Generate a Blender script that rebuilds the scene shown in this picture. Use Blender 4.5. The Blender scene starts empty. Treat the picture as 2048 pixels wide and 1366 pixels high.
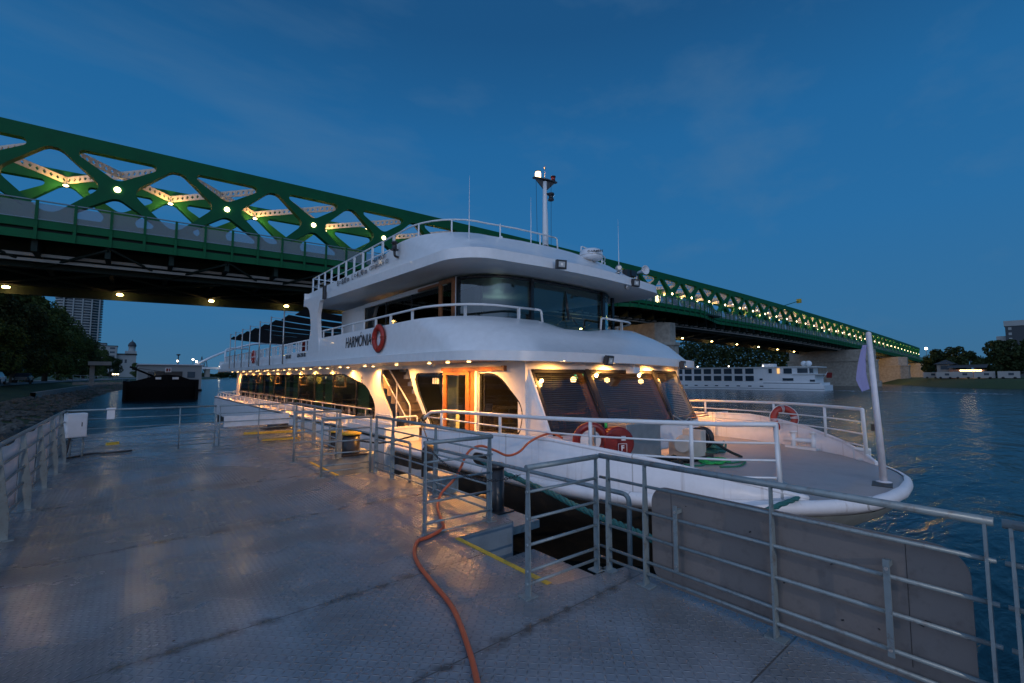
import bpy, bmesh, math, random
from mathutils import Vector, Matrix
random.seed(7)
R = math.radians
S = bpy.context.scene
COL = S.collection
# ------------------------------------------------------------------ camera
CAMZ, YAW, FPX, HY = 1.8, R(40.0), 905.0, 753.0
PITCH = math.atan((HY - 683.0) / FPX)
cd = bpy.data.cameras.new('camera'); cam = bpy.data.objects.new('camera', cd); COL.objects.link(cam)
cd.sensor_width = 36.0; cd.lens = FPX * 36.0 / 2048.0
cd.clip_start = 0.05; cd.clip_end = 6000
cam.location = (0, 0, CAMZ); cam.rotation_euler = (R(90) + PITCH, 0, -YAW)
S.camera = cam
_F0 = Vector((math.sin(YAW), math.cos(YAW), 0)); _R = Vector((math.cos(YAW), -math.sin(YAW), 0)); _Z = Vector((0, 0, 1))
_F = _F0 * math.cos(PITCH) + _Z * math.sin(PITCH); _U = _Z * math.cos(PITCH) - _F0 * math.sin(PITCH)
def at(x, y, X=None, Y=None, Z=None):
    """point where the line of sight through photo pixel (x,y) meets the plane X=, Y= or Z="""
    d = _F + _R * ((x - 1024.0) / FPX) + _U * ((683.0 - y) / FPX)
    if X is not None: k = X / d.x
    elif Y is not None: k = Y / d.y
    else: k = (Z - CAMZ) / d.z
    return Vector((0, 0, CAMZ)) + d * k
# ------------------------------------------------------------------ world and light
W = bpy.data.worlds.new("World"); S.world = W; W.use_nodes = True
nt = W.node_tree; N = nt.nodes; L = nt.links; N.clear()
out = N.new('ShaderNodeOutputWorld'); bg = N.new('ShaderNodeBackground')
SUN_EL, SUN_AZ = R(-1.5), R(232)
sky = N.new('ShaderNodeTexSky'); sky.sky_type = 'NISHITA'; sky.sun_disc = False
sky.sun_elevation = SUN_EL; sky.sun_rotation = SUN_AZ; sky.air_density = 1.6; sky.dust_density = 0.4; sky.ozone_density = 6.0
tcw = N.new('ShaderNodeTexCoord'); sep = N.new('ShaderNodeSeparateXYZ'); L.new(tcw.outputs['Generated'], sep.inputs[0])
ramp = N.new('ShaderNodeValToRGB'); L.new(sep.outputs['Z'], ramp.inputs[0])
cr = ramp.color_ramp; cr.elements[0].position = 0.0; cr.elements[0].color = (0.050, 0.150, 0.272, 1)
cr.elements[1].position = 1.0; cr.elements[1].color = (0.012, 0.060, 0.150, 1)
for p, c in ((0.10, (0.034, 0.154, 0.325, 1)), (0.28, (0.021, 0.146, 0.350, 1)), (0.46, (0.015, 0.126, 0.320, 1)), (0.62, (0.011, 0.084, 0.222, 1))):
    e = cr.elements.new(p); e.color = c
# wide soft afterglow opposite the view (the sun has set behind the photographer)
dotn = N.new('ShaderNodeVectorMath'); dotn.operation = 'DOT_PRODUCT'; L.new(tcw.outputs['Generated'], dotn.inputs[0])
dotn.inputs[1].default_value = (-0.80, -0.52, 0.28)
gr = N.new('ShaderNodeMapRange'); gr.inputs[1].default_value = 0.0; gr.inputs[2].default_value = 1.0; gr.interpolation_type = 'SMOOTHSTEP'
L.new(dotn.outputs['Value'], gr.inputs[0])
glow = N.new('ShaderNodeMixRGB'); glow.blend_type = 'ADD'; glow.inputs[0].default_value = 1
gm = N.new('ShaderNodeMixRGB'); gm.blend_type = 'MULTIPLY'; gm.inputs[0].default_value = 1; gm.inputs[1].default_value = (0.40, 0.49, 0.70, 1)
L.new(gr.outputs[0], gm.inputs[2]); L.new(ramp.outputs[0], glow.inputs[1]); L.new(gm.outputs[0], glow.inputs[2])
# thin streaks of cirrus
mp = N.new('ShaderNodeMapping'); mp.inputs['Scale'].default_value = (1.6, 5.0, 9.0); mp.inputs['Rotation'].default_value = (0.15, 0.35, 0.5)
L.new(tcw.outputs['Generated'], mp.inputs[0])
nz = N.new('ShaderNodeTexNoise'); nz.inputs['Scale'].default_value = 1.1; nz.inputs['Detail'].default_value = 5; nz.inputs['Roughness'].default_value = 0.55
L.new(mp.outputs[0], nz.inputs[0])
nr = N.new('ShaderNodeMapRange'); nr.inputs[1].default_value = 0.50; nr.inputs[2].default_value = 0.80; nr.inputs[4].default_value = 0.30
L.new(nz.outputs[0], nr.inputs[0])
ci = N.new('ShaderNodeMixRGB'); ci.inputs[2].default_value = (0.10, 0.19, 0.30, 1); L.new(nr.outputs[0], ci.inputs[0]); L.new(glow.outputs[0], ci.inputs[1])
skm = N.new('ShaderNodeMixRGB'); skm.blend_type = 'ADD'; skm.inputs[0].default_value = 0.06
L.new(ci.outputs[0], skm.inputs[1]); L.new(sky.outputs[0], skm.inputs[2])
L.new(skm.outputs[0], bg.inputs['Color']); bg.inputs['Strength'].default_value = 1.0
L.new(bg.outputs[0], out.inputs[0])
S.view_settings.view_transform = 'Standard'; S.view_settings.look = 'None'; S.view_settings.exposure = 0.0; S.view_settings.gamma = 1.0
S.render.engine = 'CYCLES'
S.cycles.max_bounces = 6; S.cycles.diffuse_bounces = 3; S.cycles.glossy_bounces = 4; S.cycles.transparent_max_bounces = 12
S.cycles.sample_clamp_indirect = 4.0
WATER = -1.9
# ------------------------------------------------------------------ materials
def nodes(name):
    m = bpy.data.materials.new(name); m.use_nodes = True
    t = m.node_tree; b = t.nodes['Principled BSDF']; return m, t, b
def mat(name, col, rough=0.5, metal=0.0, var=0.12, scale=6.0, bump=0.0, bscale=40.0, dirt=None, dscale=1.5, damt=0.5, spec=0.5, coat=0.0):
    m, t, b = nodes(name)
    b.inputs['Roughness'].default_value = rough; b.inputs['Metallic'].default_value = metal
    b.inputs['Specular IOR Level'].default_value = spec; b.inputs['Coat Weight'].default_value = coat
    tc = t.nodes.new('ShaderNodeTexCoord')
    n = t.nodes.new('ShaderNodeTexNoise'); n.inputs['Scale'].default_value = scale; n.inputs['Detail'].default_value = 6
    t.links.new(tc.outputs['Object'], n.inputs[0])
    r = t.nodes.new('ShaderNodeValToRGB'); t.links.new(n.outputs[0], r.inputs[0])
    lo = [max(0, c * (1 - var)) for c in col]; hi = [min(1, c * (1 + var)) for c in col]
    r.color_ramp.elements[0].position = 0.3; r.color_ramp.elements[1].position = 0.7
    r.color_ramp.elements[0].color = (*lo, 1); r.color_ramp.elements[1].color = (*hi, 1)
    src = r.outputs[0]
    if dirt:
        n2 = t.nodes.new('ShaderNodeTexNoise'); n2.inputs['Scale'].default_value = dscale; n2.inputs['Detail'].default_value = 8; n2.inputs['Roughness'].default_value = 0.7
        t.links.new(tc.outputs['Object'], n2.inputs[0])
        mr = t.nodes.new('ShaderNodeMapRange'); mr.inputs[1].default_value = 0.52; mr.inputs[2].default_value = 0.75; mr.inputs[4].default_value = damt
        t.links.new(n2.outputs[0], mr.inputs[0])
        mx = t.nodes.new('ShaderNodeMixRGB'); mx.inputs[2].default_value = (*dirt, 1)
        t.links.new(mr.outputs[0], mx.inputs[0]); t.links.new(src, mx.inputs[1]); src = mx.outputs[0]
    t.links.new(src, b.inputs['Base Color'])
    rr = t.nodes.new('ShaderNodeMapRange'); rr.inputs[3].default_value = max(0.02, rough * 0.8); rr.inputs[4].default_value = min(1, rough * 1.25)
    t.links.new(n.outputs[0], rr.inputs[0]); t.links.new(rr.outputs[0], b.inputs['Roughness'])
    if bump:
        nb = t.nodes.new('ShaderNodeTexNoise'); nb.inputs['Scale'].default_value = bscale; nb.inputs['Detail'].default_value = 4
        t.links.new(tc.outputs['Object'], nb.inputs[0])
        bp = t.nodes.new('ShaderNodeBump'); bp.inputs['Strength'].default_value = bump; bp.inputs['Distance'].default_value = 0.02
        t.links.new(nb.outputs[0], bp.inputs['Height']); t.links.new(bp.outputs[0], b.inputs['Normal'])
    return m
def emis(name, col, strength):
    m, t, b = nodes(name)
    b.inputs['Base Color'].default_value = (*[min(1, c) for c in col], 1)
    b.inputs['Emission Color'].default_value = (*col, 1); b.inputs['Emission Strength'].default_value = strength
    return m
def glass(name, tint, refl=1.0, rough=0.02, ior=1.5):
    m = bpy.data.materials.new(name); m.use_nodes = True; t = m.node_tree; t.nodes.clear()
    o = t.nodes.new('ShaderNodeOutputMaterial'); mx = t.nodes.new('ShaderNodeMixShader')
    tr = t.nodes.new('ShaderNodeBsdfTransparent'); tr.inputs[0].default_value = (*tint, 1)
    g = t.nodes.new('ShaderNodeBsdfGlossy'); g.inputs['Roughness'].default_value = rough; g.inputs[0].default_value = (refl, refl, refl, 1)
    fr = t.nodes.new('ShaderNodeFresnel'); fr.inputs[0].default_value = ior
    t.links.new(fr.outputs[0], mx.inputs[0]); t.links.new(tr.outputs[0], mx.inputs[1]); t.links.new(g.outputs[0], mx.inputs[2]); t.links.new(mx.outputs[0], o.inputs[0])
    return m
WARM = (1.0, 0.42, 0.085)
M = {}
M['white'] = mat('ship_white_paint', (0.70, 0.72, 0.73), 0.30, var=0.04, dirt=(0.42, 0.40, 0.36), dscale=2.2, damt=0.16, coat=0.2)
M['hullside'] = mat('hull_white_worn', (0.74, 0.73, 0.74), 0.36, var=0.05, bump=0.16, bscale=3.2, dirt=(0.30, 0.24, 0.19), dscale=3.0, damt=0.28)
def hullmat():
    m = M['hullside']; t = m.node_tree; b = t.nodes['Principled BSDF']; Nn = t.nodes; Lk = t.links
    tc = Nn.new('ShaderNodeTexCoord'); mp = Nn.new('ShaderNodeMapping'); mp.inputs['Scale'].default_value = (3, 3, .22); Lk.new(tc.outputs['Object'], mp.inputs[0])
    n = Nn.new('ShaderNodeTexNoise'); n.inputs['Scale'].default_value = 4.0; n.inputs['Detail'].default_value = 7; Lk.new(mp.outputs[0], n.inputs[0])
    r = Nn.new('ShaderNodeMapRange'); r.inputs[1].default_value = .60; r.inputs[2].default_value = .80; r.inputs[4].default_value = .55; Lk.new(n.outputs[0], r.inputs[0])
    mx = Nn.new('ShaderNodeMixRGB'); mx.inputs[2].default_value = (.30, .21, .14, 1); old = b.inputs['Base Color'].links[0].from_socket
    Lk.new(r.outputs[0], mx.inputs[0]); Lk.new(old, mx.inputs[1])
    sp = Nn.new('ShaderNodeSeparateXYZ'); Lk.new(tc.outputs['Object'], sp.inputs[0])
    def mth(op, a, c):
        k = Nn.new('ShaderNodeMath'); k.operation = op
        for i, v in enumerate((a, c)):
            if isinstance(v, (int, float)): k.inputs[i].default_value = v
            else: Lk.new(v, k.inputs[i])
        return k.outputs[0]
    fr_ = mth('ABSOLUTE', mth('SUBTRACT', mth('FRACT', mth('MULTIPLY', sp.outputs['Y'], .42), 0), .5), 0)
    ln = mth('LESS_THAN', fr_, .0035); mx2 = Nn.new('ShaderNodeMixRGB'); mx2.inputs[2].default_value = (.33, .30, .28, 1)
    Lk.new(mth('MULTIPLY', ln, .7), mx2.inputs[0]); Lk.new(mx.outputs[0], mx2.inputs[1]); Lk.new(mx2.outputs[0], b.inputs['Base Color'])
hullmat()
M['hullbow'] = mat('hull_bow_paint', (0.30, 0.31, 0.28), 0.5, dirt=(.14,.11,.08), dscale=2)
M['hulldark'] = mat('hull_dark_paint', (0.045, 0.042, 0.038), 0.5, dirt=(0.22, 0.15, 0.1), dscale=2.5)
M['soffit'] = mat('soffit_paint', (0.72, 0.71, 0.68), 0.45, var=0.03)
M['foredeck'] = mat('foredeck_grey', (0.33, 0.30, 0.29), 0.36, var=0.10, scale=3, dirt=(0.18, 0.15, 0.13), dscale=1.2, bump=0.1, bscale=120)
M['galv'] = mat('galvanised_paint', (0.20, 0.255, 0.275), 0.40, metal=0.2, var=0.10, scale=9, dirt=(0.10, 0.05, 0.03), dscale=16, damt=0.75)
M['banner'] = mat('banner_back', (0.80, 0.77, 0.75), 0.8, var=0.05, bump=0.12, bscale=8)
M['signback'] = mat('sign_back', (0.172, 0.158, 0.15), 0.6, var=0.05, scale=3, dirt=(0.06, 0.05, 0.045), dscale=9, damt=0.5, bump=0.04, bscale=200)
M['black'] = mat('black_rubber', (0.012, 0.012, 0.013), 0.55)
M['blackpaint'] = mat('black_paint', (0.02, 0.02, 0.022), 0.3)
M['yellow'] = mat('yellow_paint', (0.62, 0.40, 0.03), 0.5, var=0.2, scale=20, dirt=(0.16, 0.12, 0.06), dscale=14, damt=0.75)
M['hose'] = mat('orange_hose', (0.52, 0.10, 0.035), 0.42, var=0.08)
M['redring'] = mat('lifebuoy_red', (0.34, 0.022, 0.012), 0.45, var=0.1, dirt=(0.35, 0.10, 0.05), damt=0.5)
M['reelred'] = mat('reel_red', (0.19, 0.010, 0.010), 0.3)
M['wood'] = mat('varnished_wood', (0.25, 0.095, 0.032), 0.3, var=0.25, scale=14, coat=0.4)
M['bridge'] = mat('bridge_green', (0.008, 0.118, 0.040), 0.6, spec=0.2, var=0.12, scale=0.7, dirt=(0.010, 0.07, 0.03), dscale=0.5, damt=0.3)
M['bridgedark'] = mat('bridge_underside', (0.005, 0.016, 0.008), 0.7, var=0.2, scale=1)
M['bracewhite'] = mat('perforated_brace_paint', (0.55, 0.50, 0.44), 0.5, var=0.1, scale=2)
M['stone'] = mat('pier_stone', (0.36, 0.31, 0.25), 0.85, var=0.22, scale=1.2, bump=0.4, bscale=6, dirt=(0.16, 0.14, 0.12), dscale=0.4, damt=0.6)
M['tread'] = mat('stair_tread', (0.20, 0.155, 0.11), 0.5, var=0.15)
M['steel'] = mat('brushed_steel', (0.46, 0.44, 0.42), 0.33, metal=0.8, var=0.1)
M['ropegreen'] = mat('green_rope', (0.02, 0.20, 0.11), 0.8, var=0.4, scale=60, bump=0.8, bscale=90)
M['ropeteal'] = mat('teal_rope', (0.025, 0.16, 0.15), 0.8, var=0.4, scale=60, bump=0.8, bscale=90)
M['ropedark'] = mat('dark_rope', (0.012, 0.018, 0.018), 0.8)
M['sail'] = mat('shade_cloth', (0.03, 0.033, 0.038), 0.85, var=0.15, scale=4)
M['grass'] = mat('bank_grass', (0.035, 0.060, 0.016), 0.9, var=0.4, scale=2.5, bump=0.6, bscale=30)
M['rock'] = mat('riprap_rock', (0.12, 0.115, 0.10), 0.85, var=0.35, scale=3, bump=0.6, bscale=8)
M['path'] = mat('path_asphalt', (0.22, 0.215, 0.21), 0.8, var=0.1)
M['concrete'] = mat('quay_concrete', (0.28, 0.27, 0.25), 0.8, var=0.15, scale=1.5, dirt=(0.13, 0.12, 0.10), dscale=0.6)
M['bark'] = mat('tree_bark', (0.06, 0.048, 0.035), 0.9, var=0.3, scale=8, bump=0.6)
M['barge'] = mat('barge_black', (0.004, 0.004, 0.0045), 0.8, spec=.2, var=0.2)
M['text'] = mat('lettering_black', (0.015, 0.015, 0.018), 0.5)
M['textwhite'] = mat('lettering_white', (0.8, 0.8, 0.8), 0.5)
M['winddark'] = mat('window_frame_black', (0.014, 0.015, 0.018), 0.2)
M['gside'] = glass('saloon_glass', (0.72, 0.76, 0.70), 1.0)
M['gfront'] = glass('front_glass', (0.40, 0.42, 0.42), 1.0, .015, 1.8)
M['gpilot'] = glass('wheelhouse_glass', (0.34, 0.52, 0.50), 1.0, .015, 1.9)
M['curtain'] = mat('green_curtain', (0.36, 0.38, 0.17), 0.85, var=0.15, scale=14)
M['interior'] = mat('interior_panel', (0.085, 0.058, 0.034), 0.5, var=0.2, scale=3)
M['carpet'] = mat('interior_floor', (0.08, 0.035, 0.02), 0.8)
M['blind'] = mat('venetian_blind', (0.10, 0.105, 0.10), 0.45, var=0.05)
M['lamp'] = emis('downlight_lens', (1.0, 0.62, 0.24), 9.0)
M['bulb'] = emis('globe_lamp', (1.0, 0.58, 0.20), 12.0)
M['nodelamp'] = emis('bridge_node_lamp', (1.0, 0.76, 0.40), 9.0)
M['underlamp'] = emis('bridge_under_lamp', (1.0, 0.62, 0.20), 30.0)
M['farlamp'] = emis('far_lamp', (1.0, 0.84, 0.62), 12.0)
M['led'] = emis('white_led', (0.85, 0.92, 1.0), 1.2)
M['exit'] = emis('exit_sign_green', (0.08, 0.75, 0.42), 1.2)
M['lens'] = mat('floodlight_glass', (0.42, 0.45, 0.46), 0.15)
M['boxwhite'] = mat('cabinet_paint', (0.62, 0.66, 0.70), 0.4, var=0.06, dirt=(0.3, 0.25, 0.2), dscale=4, damt=0.3)
M['buildwhite'] = mat('building_render', (0.36, 0.35, 0.33), 0.8, var=0.05, scale=0.3)
M['builddark'] = mat('building_glass_dark', (0.03, 0.05, 0.07), 0.15)
M['roofdark'] = mat('roof_slate', (0.05, 0.055, 0.06), 0.7)
M['archwhite'] = mat('arch_white_paint', (0.72, 0.72, 0.74), 0.5)
M['cruise'] = mat('cruise_ship_white', (0.80, 0.80, 0.80), 0.4, var=0.03, scale=0.5)
M['flag'] = mat('flag_cloth', (0.24, 0.25, 0.46), 0.8, var=0.04)
M['flagpole'] = mat('flagpole_paint', (0.62, 0.60, 0.62), 0.35)
def foliage(name, a, b_):
    m, t, b = nodes(name); b.inputs['Roughness'].default_value = 0.7; b.inputs['Specular IOR Level'].default_value = 0.15
    g = t.nodes.new('ShaderNodeTexNoise'); tc = t.nodes.new('ShaderNodeTexCoord'); g.inputs['Scale'].default_value = 0.55; g.inputs['Detail'].default_value = 8
    t.links.new(tc.outputs['Object'], g.inputs[0]); r = t.nodes.new('ShaderNodeValToRGB'); t.links.new(g.outputs[0], r.inputs[0])
    r.color_ramp.elements[0].position = 0.35; r.color_ramp.elements[1].position = 0.68
    r.color_ramp.elements[0].color = (*a, 1); r.color_ramp.elements[1].color = (*b_, 1)
    t.links.new(r.outputs[0], b.inputs['Base Color']); return m
M['leaf'] = foliage('foliage_green', (0.034, 0.056, 0.016), (0.085, 0.125, 0.032))
M['leafdark'] = foliage('foliage_dark', (0.020, 0.034, 0.014), (0.045, 0.065, 0.022))
def mesh_infill():
    m = bpy.data.materials.new('parapet_mesh'); m.use_nodes = True; t = m.node_tree; b = t.nodes['Principled BSDF']
    b.inputs['Base Color'].default_value = (0.33, 0.32, 0.34, 1); b.inputs['Roughness'].default_value = 0.5
    b.inputs['Alpha'].default_value = 0.42; return m
M['infill'] = mesh_infill()
def treadplate():
    m, t, b = nodes('checker_plate'); Nn = t.nodes; Lk = t.links
    tc = Nn.new('ShaderNodeTexCoord'); sp = Nn.new('ShaderNodeSeparateXYZ'); Lk.new(tc.outputs['Object'], sp.inputs[0])
    def mth(op, a, bb=None, c=None):
        n = Nn.new('ShaderNodeMath'); n.operation = op
        for i, v in enumerate((a, bb, c)):
            if v is None: continue
            if isinstance(v, (int, float)): n.inputs[i].default_value = v
            else: Lk.new(v, n.inputs[i])
        return n.outputs[0]
    sc = 21.0
    x = mth('MULTIPLY', sp.outputs['X'], sc); y = mth('MULTIPLY', sp.outputs['Y'], sc)
    fx = mth('SUBTRACT', mth('FRACT', x), 0.5); fy = mth('SUBTRACT', mth('FRACT', y), 0.5)
    par = mth('MODULO', mth('ABSOLUTE', mth('ADD', mth('FLOOR', x), mth('FLOOR', y))), 2.0)
    u = mth('MULTIPLY', mth('ADD', fx, fy), 0.7071); v = mth('MULTIPLY', mth('SUBTRACT', fx, fy), 0.7071)
    def ell(p, q):
        return mth('ADD', mth('POWER', mth('DIVIDE', mth('ABSOLUTE', p), 0.50), 2.0), mth('POWER', mth('DIVIDE', mth('ABSOLUTE', q), 0.16), 2.0))
    d = mth('ADD', mth('MULTIPLY', ell(u, v), par), mth('MULTIPLY', ell(v, u), mth('SUBTRACT', 1.0, par)))
    h = mth('MAXIMUM', mth('SUBTRACT', 1.0, d), 0.0)
    # weld seams running across the pontoon, with grime and a slight wave in the sheets
    seam = None
    for yy in [k - 3 for k in (-2.6, 1.25, 2.53, 3.83, 6.35, 8.9, 11.4, 14.6, 17.6)]:
        s_ = mth('LESS_THAN', mth('ABSOLUTE', mth('SUBTRACT', sp.outputs['Y'], yy)), 0.006)
        seam = s_ if seam is None else mth('MAXIMUM', seam, s_)
    gr_ = None
    for yy in (-.47, .83, 3.35, 5.9):
        s_ = mth('MAXIMUM', mth('SUBTRACT', 1.0, mth('DIVIDE', mth('ABSOLUTE', mth('SUBTRACT', sp.outputs['Y'], yy)), 0.10)), 0.0)
        gr_ = s_ if gr_ is None else mth('MAXIMUM', gr_, s_)
    n1 = Nn.new('ShaderNodeTexNoise'); n1.inputs['Scale'].default_value = 1.1; n1.inputs['Detail'].default_value = 9; n1.inputs['Roughness'].default_value = 0.65
    Lk.new(tc.outputs['Object'], n1.inputs[0])
    n2 = Nn.new('ShaderNodeTexNoise'); n2.inputs['Scale'].default_value = 0.45; n2.inputs['Detail'].default_value = 3
    Lk.new(tc.outputs['Object'], n2.inputs[0])
    n3 = Nn.new('ShaderNodeTexNoise'); n3.inputs['Scale'].default_value = 7.0; n3.inputs['Detail'].default_value = 6
    Lk.new(tc.outputs['Object'], n3.inputs[0])
    r = Nn.new('ShaderNodeValToRGB'); Lk.new(n1.outputs[0], r.inputs[0])
    r.color_ramp.elements[0].position = 0.30; r.color_ramp.elements[1].position = 0.66
    r.color_ramp.elements[0].color = (0.105, 0.112, 0.118, 1); r.color_ramp.elements[1].color = (0.22, 0.25, 0.28, 1)
    dk = mth('MULTIPLY', mth('MULTIPLY', gr_, mth('MAXIMUM', mth('SUBTRACT', n3.outputs[0], 0.42), 0.0)), 5.0)
    dk = mth('MINIMUM', mth('MAXIMUM', dk, mth('MULTIPLY', seam, 0.85)), 0.9)
    mx = Nn.new('ShaderNodeMixRGB'); mx.inputs[2].default_value = (0.045, 0.04, 0.035, 1); Lk.new(dk, mx.inputs[0]); Lk.new(r.outputs[0], mx.inputs[1])
    spk = Nn.new('ShaderNodeTexVoronoi'); spk.inputs['Scale'].default_value = 3.2; Lk.new(tc.outputs['Object'], spk.inputs[0])
    sk = mth('LESS_THAN', spk.outputs['Distance'], 0.035)
    mx2 = Nn.new('ShaderNodeMixRGB'); mx2.inputs[2].default_value = (0.07, 0.045, 0.03, 1); Lk.new(sk, mx2.inputs[0]); Lk.new(mx.outputs[0], mx2.inputs[1])
    Lk.new(mx2.outputs[0], b.inputs['Base Color'])
    rr = Nn.new('ShaderNodeMapRange'); rr.inputs[1].default_value = 0.3; rr.inputs[2].default_value = 0.7; rr.inputs[3].default_value = 0.36; rr.inputs[4].default_value = 0.17
    Lk.new(n1.outputs[0], rr.inputs[0]); Lk.new(rr.outputs[0], b.inputs['Roughness']); b.inputs['Specular IOR Level'].default_value = 0.9
    b1 = Nn.new('ShaderNodeBump'); b1.inputs['Strength'].default_value = 0.75; b1.inputs['Distance'].default_value = 0.010; Lk.new(h, b1.inputs['Height'])
    b2 = Nn.new('ShaderNodeBump'); b2.inputs['Strength'].default_value = 0.6; b2.inputs['Distance'].default_value = 0.03; Lk.new(n2.outputs[0], b2.inputs['Height'])
    Lk.new(b2.outputs[0], b1.inputs['Normal']); Lk.new(b1.outputs[0], b.inputs['Normal'])
    return m
M['tread_deck'] = treadplate()
def water():
    m, t, b = nodes('river_water'); Nn = t.nodes; Lk = t.links
    b.inputs['Base Color'].default_value = (0.004, 0.016, 0.022, 1); b.inputs['Roughness'].default_value = 0.15; b.inputs['IOR'].default_value = 1.33; b.inputs['Specular IOR Level'].default_value = 0.34
    tc = Nn.new('ShaderNodeTexCoord'); mp = Nn.new('ShaderNodeMapping'); mp.inputs['Rotation'].default_value = (0, 0, R(-35)); mp.inputs['Scale'].default_value = (0.55, 1.5, 1)
    Lk.new(tc.outputs['Object'], mp.inputs[0])
    prev = None
    for sc, st, ds in ((0.30, 0.5, 0.7), (1.5, 0.5, 0.15), (5.5, 0.35, 0.04)):
        n = Nn.new('ShaderNodeTexNoise'); n.inputs['Scale'].default_value = sc; n.inputs['Detail'].default_value = 4; n.inputs['Distortion'].default_value = 0.6
        Lk.new(mp.outputs[0], n.inputs[0])
        bp = Nn.new('ShaderNodeBump'); bp.inputs['Strength'].default_value = st; bp.inputs['Distance'].default_value = ds
        Lk.new(n.outputs[0], bp.inputs['Height'])
        if prev: Lk.new(prev, bp.inputs['Normal'])
        prev = bp.outputs[0]
    Lk.new(prev, b.inputs['Normal']); return m
M['water'] = water()
# ------------------------------------------------------------------ geometry helpers
def wloc(o):
    v = Vector((0, 0, 0))
    while o is not None: v += o.location; o = o.parent
    return v
def tag(o, label=None, cat=None, group=None, kind=None):
    if label: o['label'] = label
    if cat: o['category'] = cat
    if group: o['group'] = group
    if kind: o['kind'] = kind
    return o
def thing(name, loc, label, cat, group=None):
    o = bpy.data.objects.new(name, None); o.empty_display_size = 0.2; COL.objects.link(o); o.location = loc
    return tag(o, label, cat, group)
class MB:
    def __init__(s): s.v = []; s.f = []; s.sm = []
    def add(s, vs, fs, smooth=False):
        b = len(s.v); s.v += [tuple(v) for v in vs]; s.f += [tuple(i + b for i in f) for f in fs]; s.sm += [smooth] * len(fs); return s
    def box(s, c, d, rz=0, mtx=None):
        x, y, z = [k / 2 for k in d]; vs = [Vector((a * x, b * y, e * z)) for e in (-1, 1) for b in (-1, 1) for a in (-1, 1)]
        m = mtx if mtx is not None else Matrix.Rotation(rz, 3, 'Z')
        vs = [m @ v + Vector(c) for v in vs]
        return s.add(vs, [(0, 2, 3, 1), (4, 5, 7, 6), (0, 1, 5, 4), (2, 6, 7, 3), (0, 4, 6, 2), (1, 3, 7, 5)])
    def bx(s, x0, x1, y0, y1, z0, z1): return s.box(((x0 + x1) / 2, (y0 + y1) / 2, (z0 + z1) / 2), (abs(x1 - x0), abs(y1 - y0), abs(z1 - z0)))
    def tube(s, pts, r, n=8, closed=False, rad=None):
        pts = [Vector(p) for p in pts]; k = len(pts); rings = []
        up = None
        for i, p in enumerate(pts):
            a = pts[(i - 1) % k] if (closed or i > 0) else p; c = pts[(i + 1) % k] if (closed or i < k - 1) else p
            t = (c - a); t = t.normalized() if t.length > 1e-9 else Vector((0, 0, 1))
            if up is None:
                up = Vector((0, 0, 1)) if abs(t.z) < 0.9 else Vector((1, 0, 0))
            u = t.cross(up); u = u.normalized() if u.length > 1e-6 else t.orthogonal().normalized()
            w = u.cross(t).normalized(); up = w
            rr = rad[i] if rad else r
            # widen at bends
            if (closed or 0 < i < k - 1):
                h = (p - a).normalized(); q = max(0.35, math.cos(h.angle(c - p) / 2) if (c - p).length > 1e-9 and h.length > 0 else 1)
            rings.append([p + (u * math.cos(2 * math.pi * j / n) + w * math.sin(2 * math.pi * j / n)) * rr for j in range(n)])
        vs = [v for ring in rings for v in ring]; fs = []
        m = k if closed else k - 1
        for i in range(m):
            a = i * n; b = ((i + 1) % k) * n
            for j in range(n): fs.append((a + j, a + (j + 1) % n, b + (j + 1) % n, b + j))
        s.add(vs, fs, True)
        if not closed:
            b0 = len(s.v) - len(vs)
            s.f.append(tuple(b0 + j for j in reversed(range(n)))); s.f.append(tuple(b0 + (k - 1) * n + j for j in range(n))); s.sm += [False, False]
        return s
    def cyl(s, p0, p1, r, n=12, r1=None): return s.tube([p0, p1], r, n, rad=[r, r if r1 is None else r1])
    def sphere(s, c, r, nu=12, nv=8, sc=(1, 1, 1)):
        vs = []; fs = []
        for i in range(nv + 1):
            th = math.pi * i / nv
            for j in range(nu):
                ph = 2 * math.pi * j / nu
                vs.append((c[0] + r * sc[0] * math.sin(th) * math.cos(ph), c[1] + r * sc[1] * math.sin(th) * math.sin(ph), c[2] + r * sc[2] * math.cos(th)))
        for i in range(nv):
            for j in range(nu): fs.append((i * nu + j, (i + 1) * nu + j, (i + 1) * nu + (j + 1) % nu, i * nu + (j + 1) % nu))
        return s.add(vs, fs, True)
    def lathe(s, c, prof, n=20, axis=None):
        ax = Vector(axis).normalized() if axis is not None else Vector((0, 0, 1)); u = ax.orthogonal().normalized(); w = ax.cross(u); c = Vector(c)
        vs = [c + ax * z + (u * math.cos(2 * math.pi * j / n) + w * math.sin(2 * math.pi * j / n)) * r for r, z in prof for j in range(n)]
        fs = [(i * n + j, i * n + (j + 1) % n, (i + 1) * n + (j + 1) % n, (i + 1) * n + j) for i in range(len(prof) - 1) for j in range(n)]
        s.add(vs, fs, True)
        b0 = len(s.v) - len(vs)
        s.f.append(tuple(b0 + j for j in reversed(range(n)))); s.f.append(tuple(b0 + (len(prof) - 1) * n + j for j in range(n))); s.sm += [False, False]
        return s
    def torus(s, c, axis, Rr, r, n=32, k=12, sq=1.0):
        ax = Vector(axis).normalized(); u = ax.orthogonal().normalized(); w = ax.cross(u); c = Vector(c); vs = []
        for i in range(n):
            a = 2 * math.pi * i / n; d = u * math.cos(a) + w * math.sin(a)
            for j in range(k):
                b = 2 * math.pi * j / k; vs.append(c + d * (Rr + r * math.cos(b)) + ax * r * sq * math.sin(b))
        fs = [(i * k + j, ((i + 1) % n) * k + j, ((i + 1) % n) * k + (j + 1) % k, i * k + (j + 1) % k) for i in range(n) for j in range(k)]
        return s.add(vs, fs, True)
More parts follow.
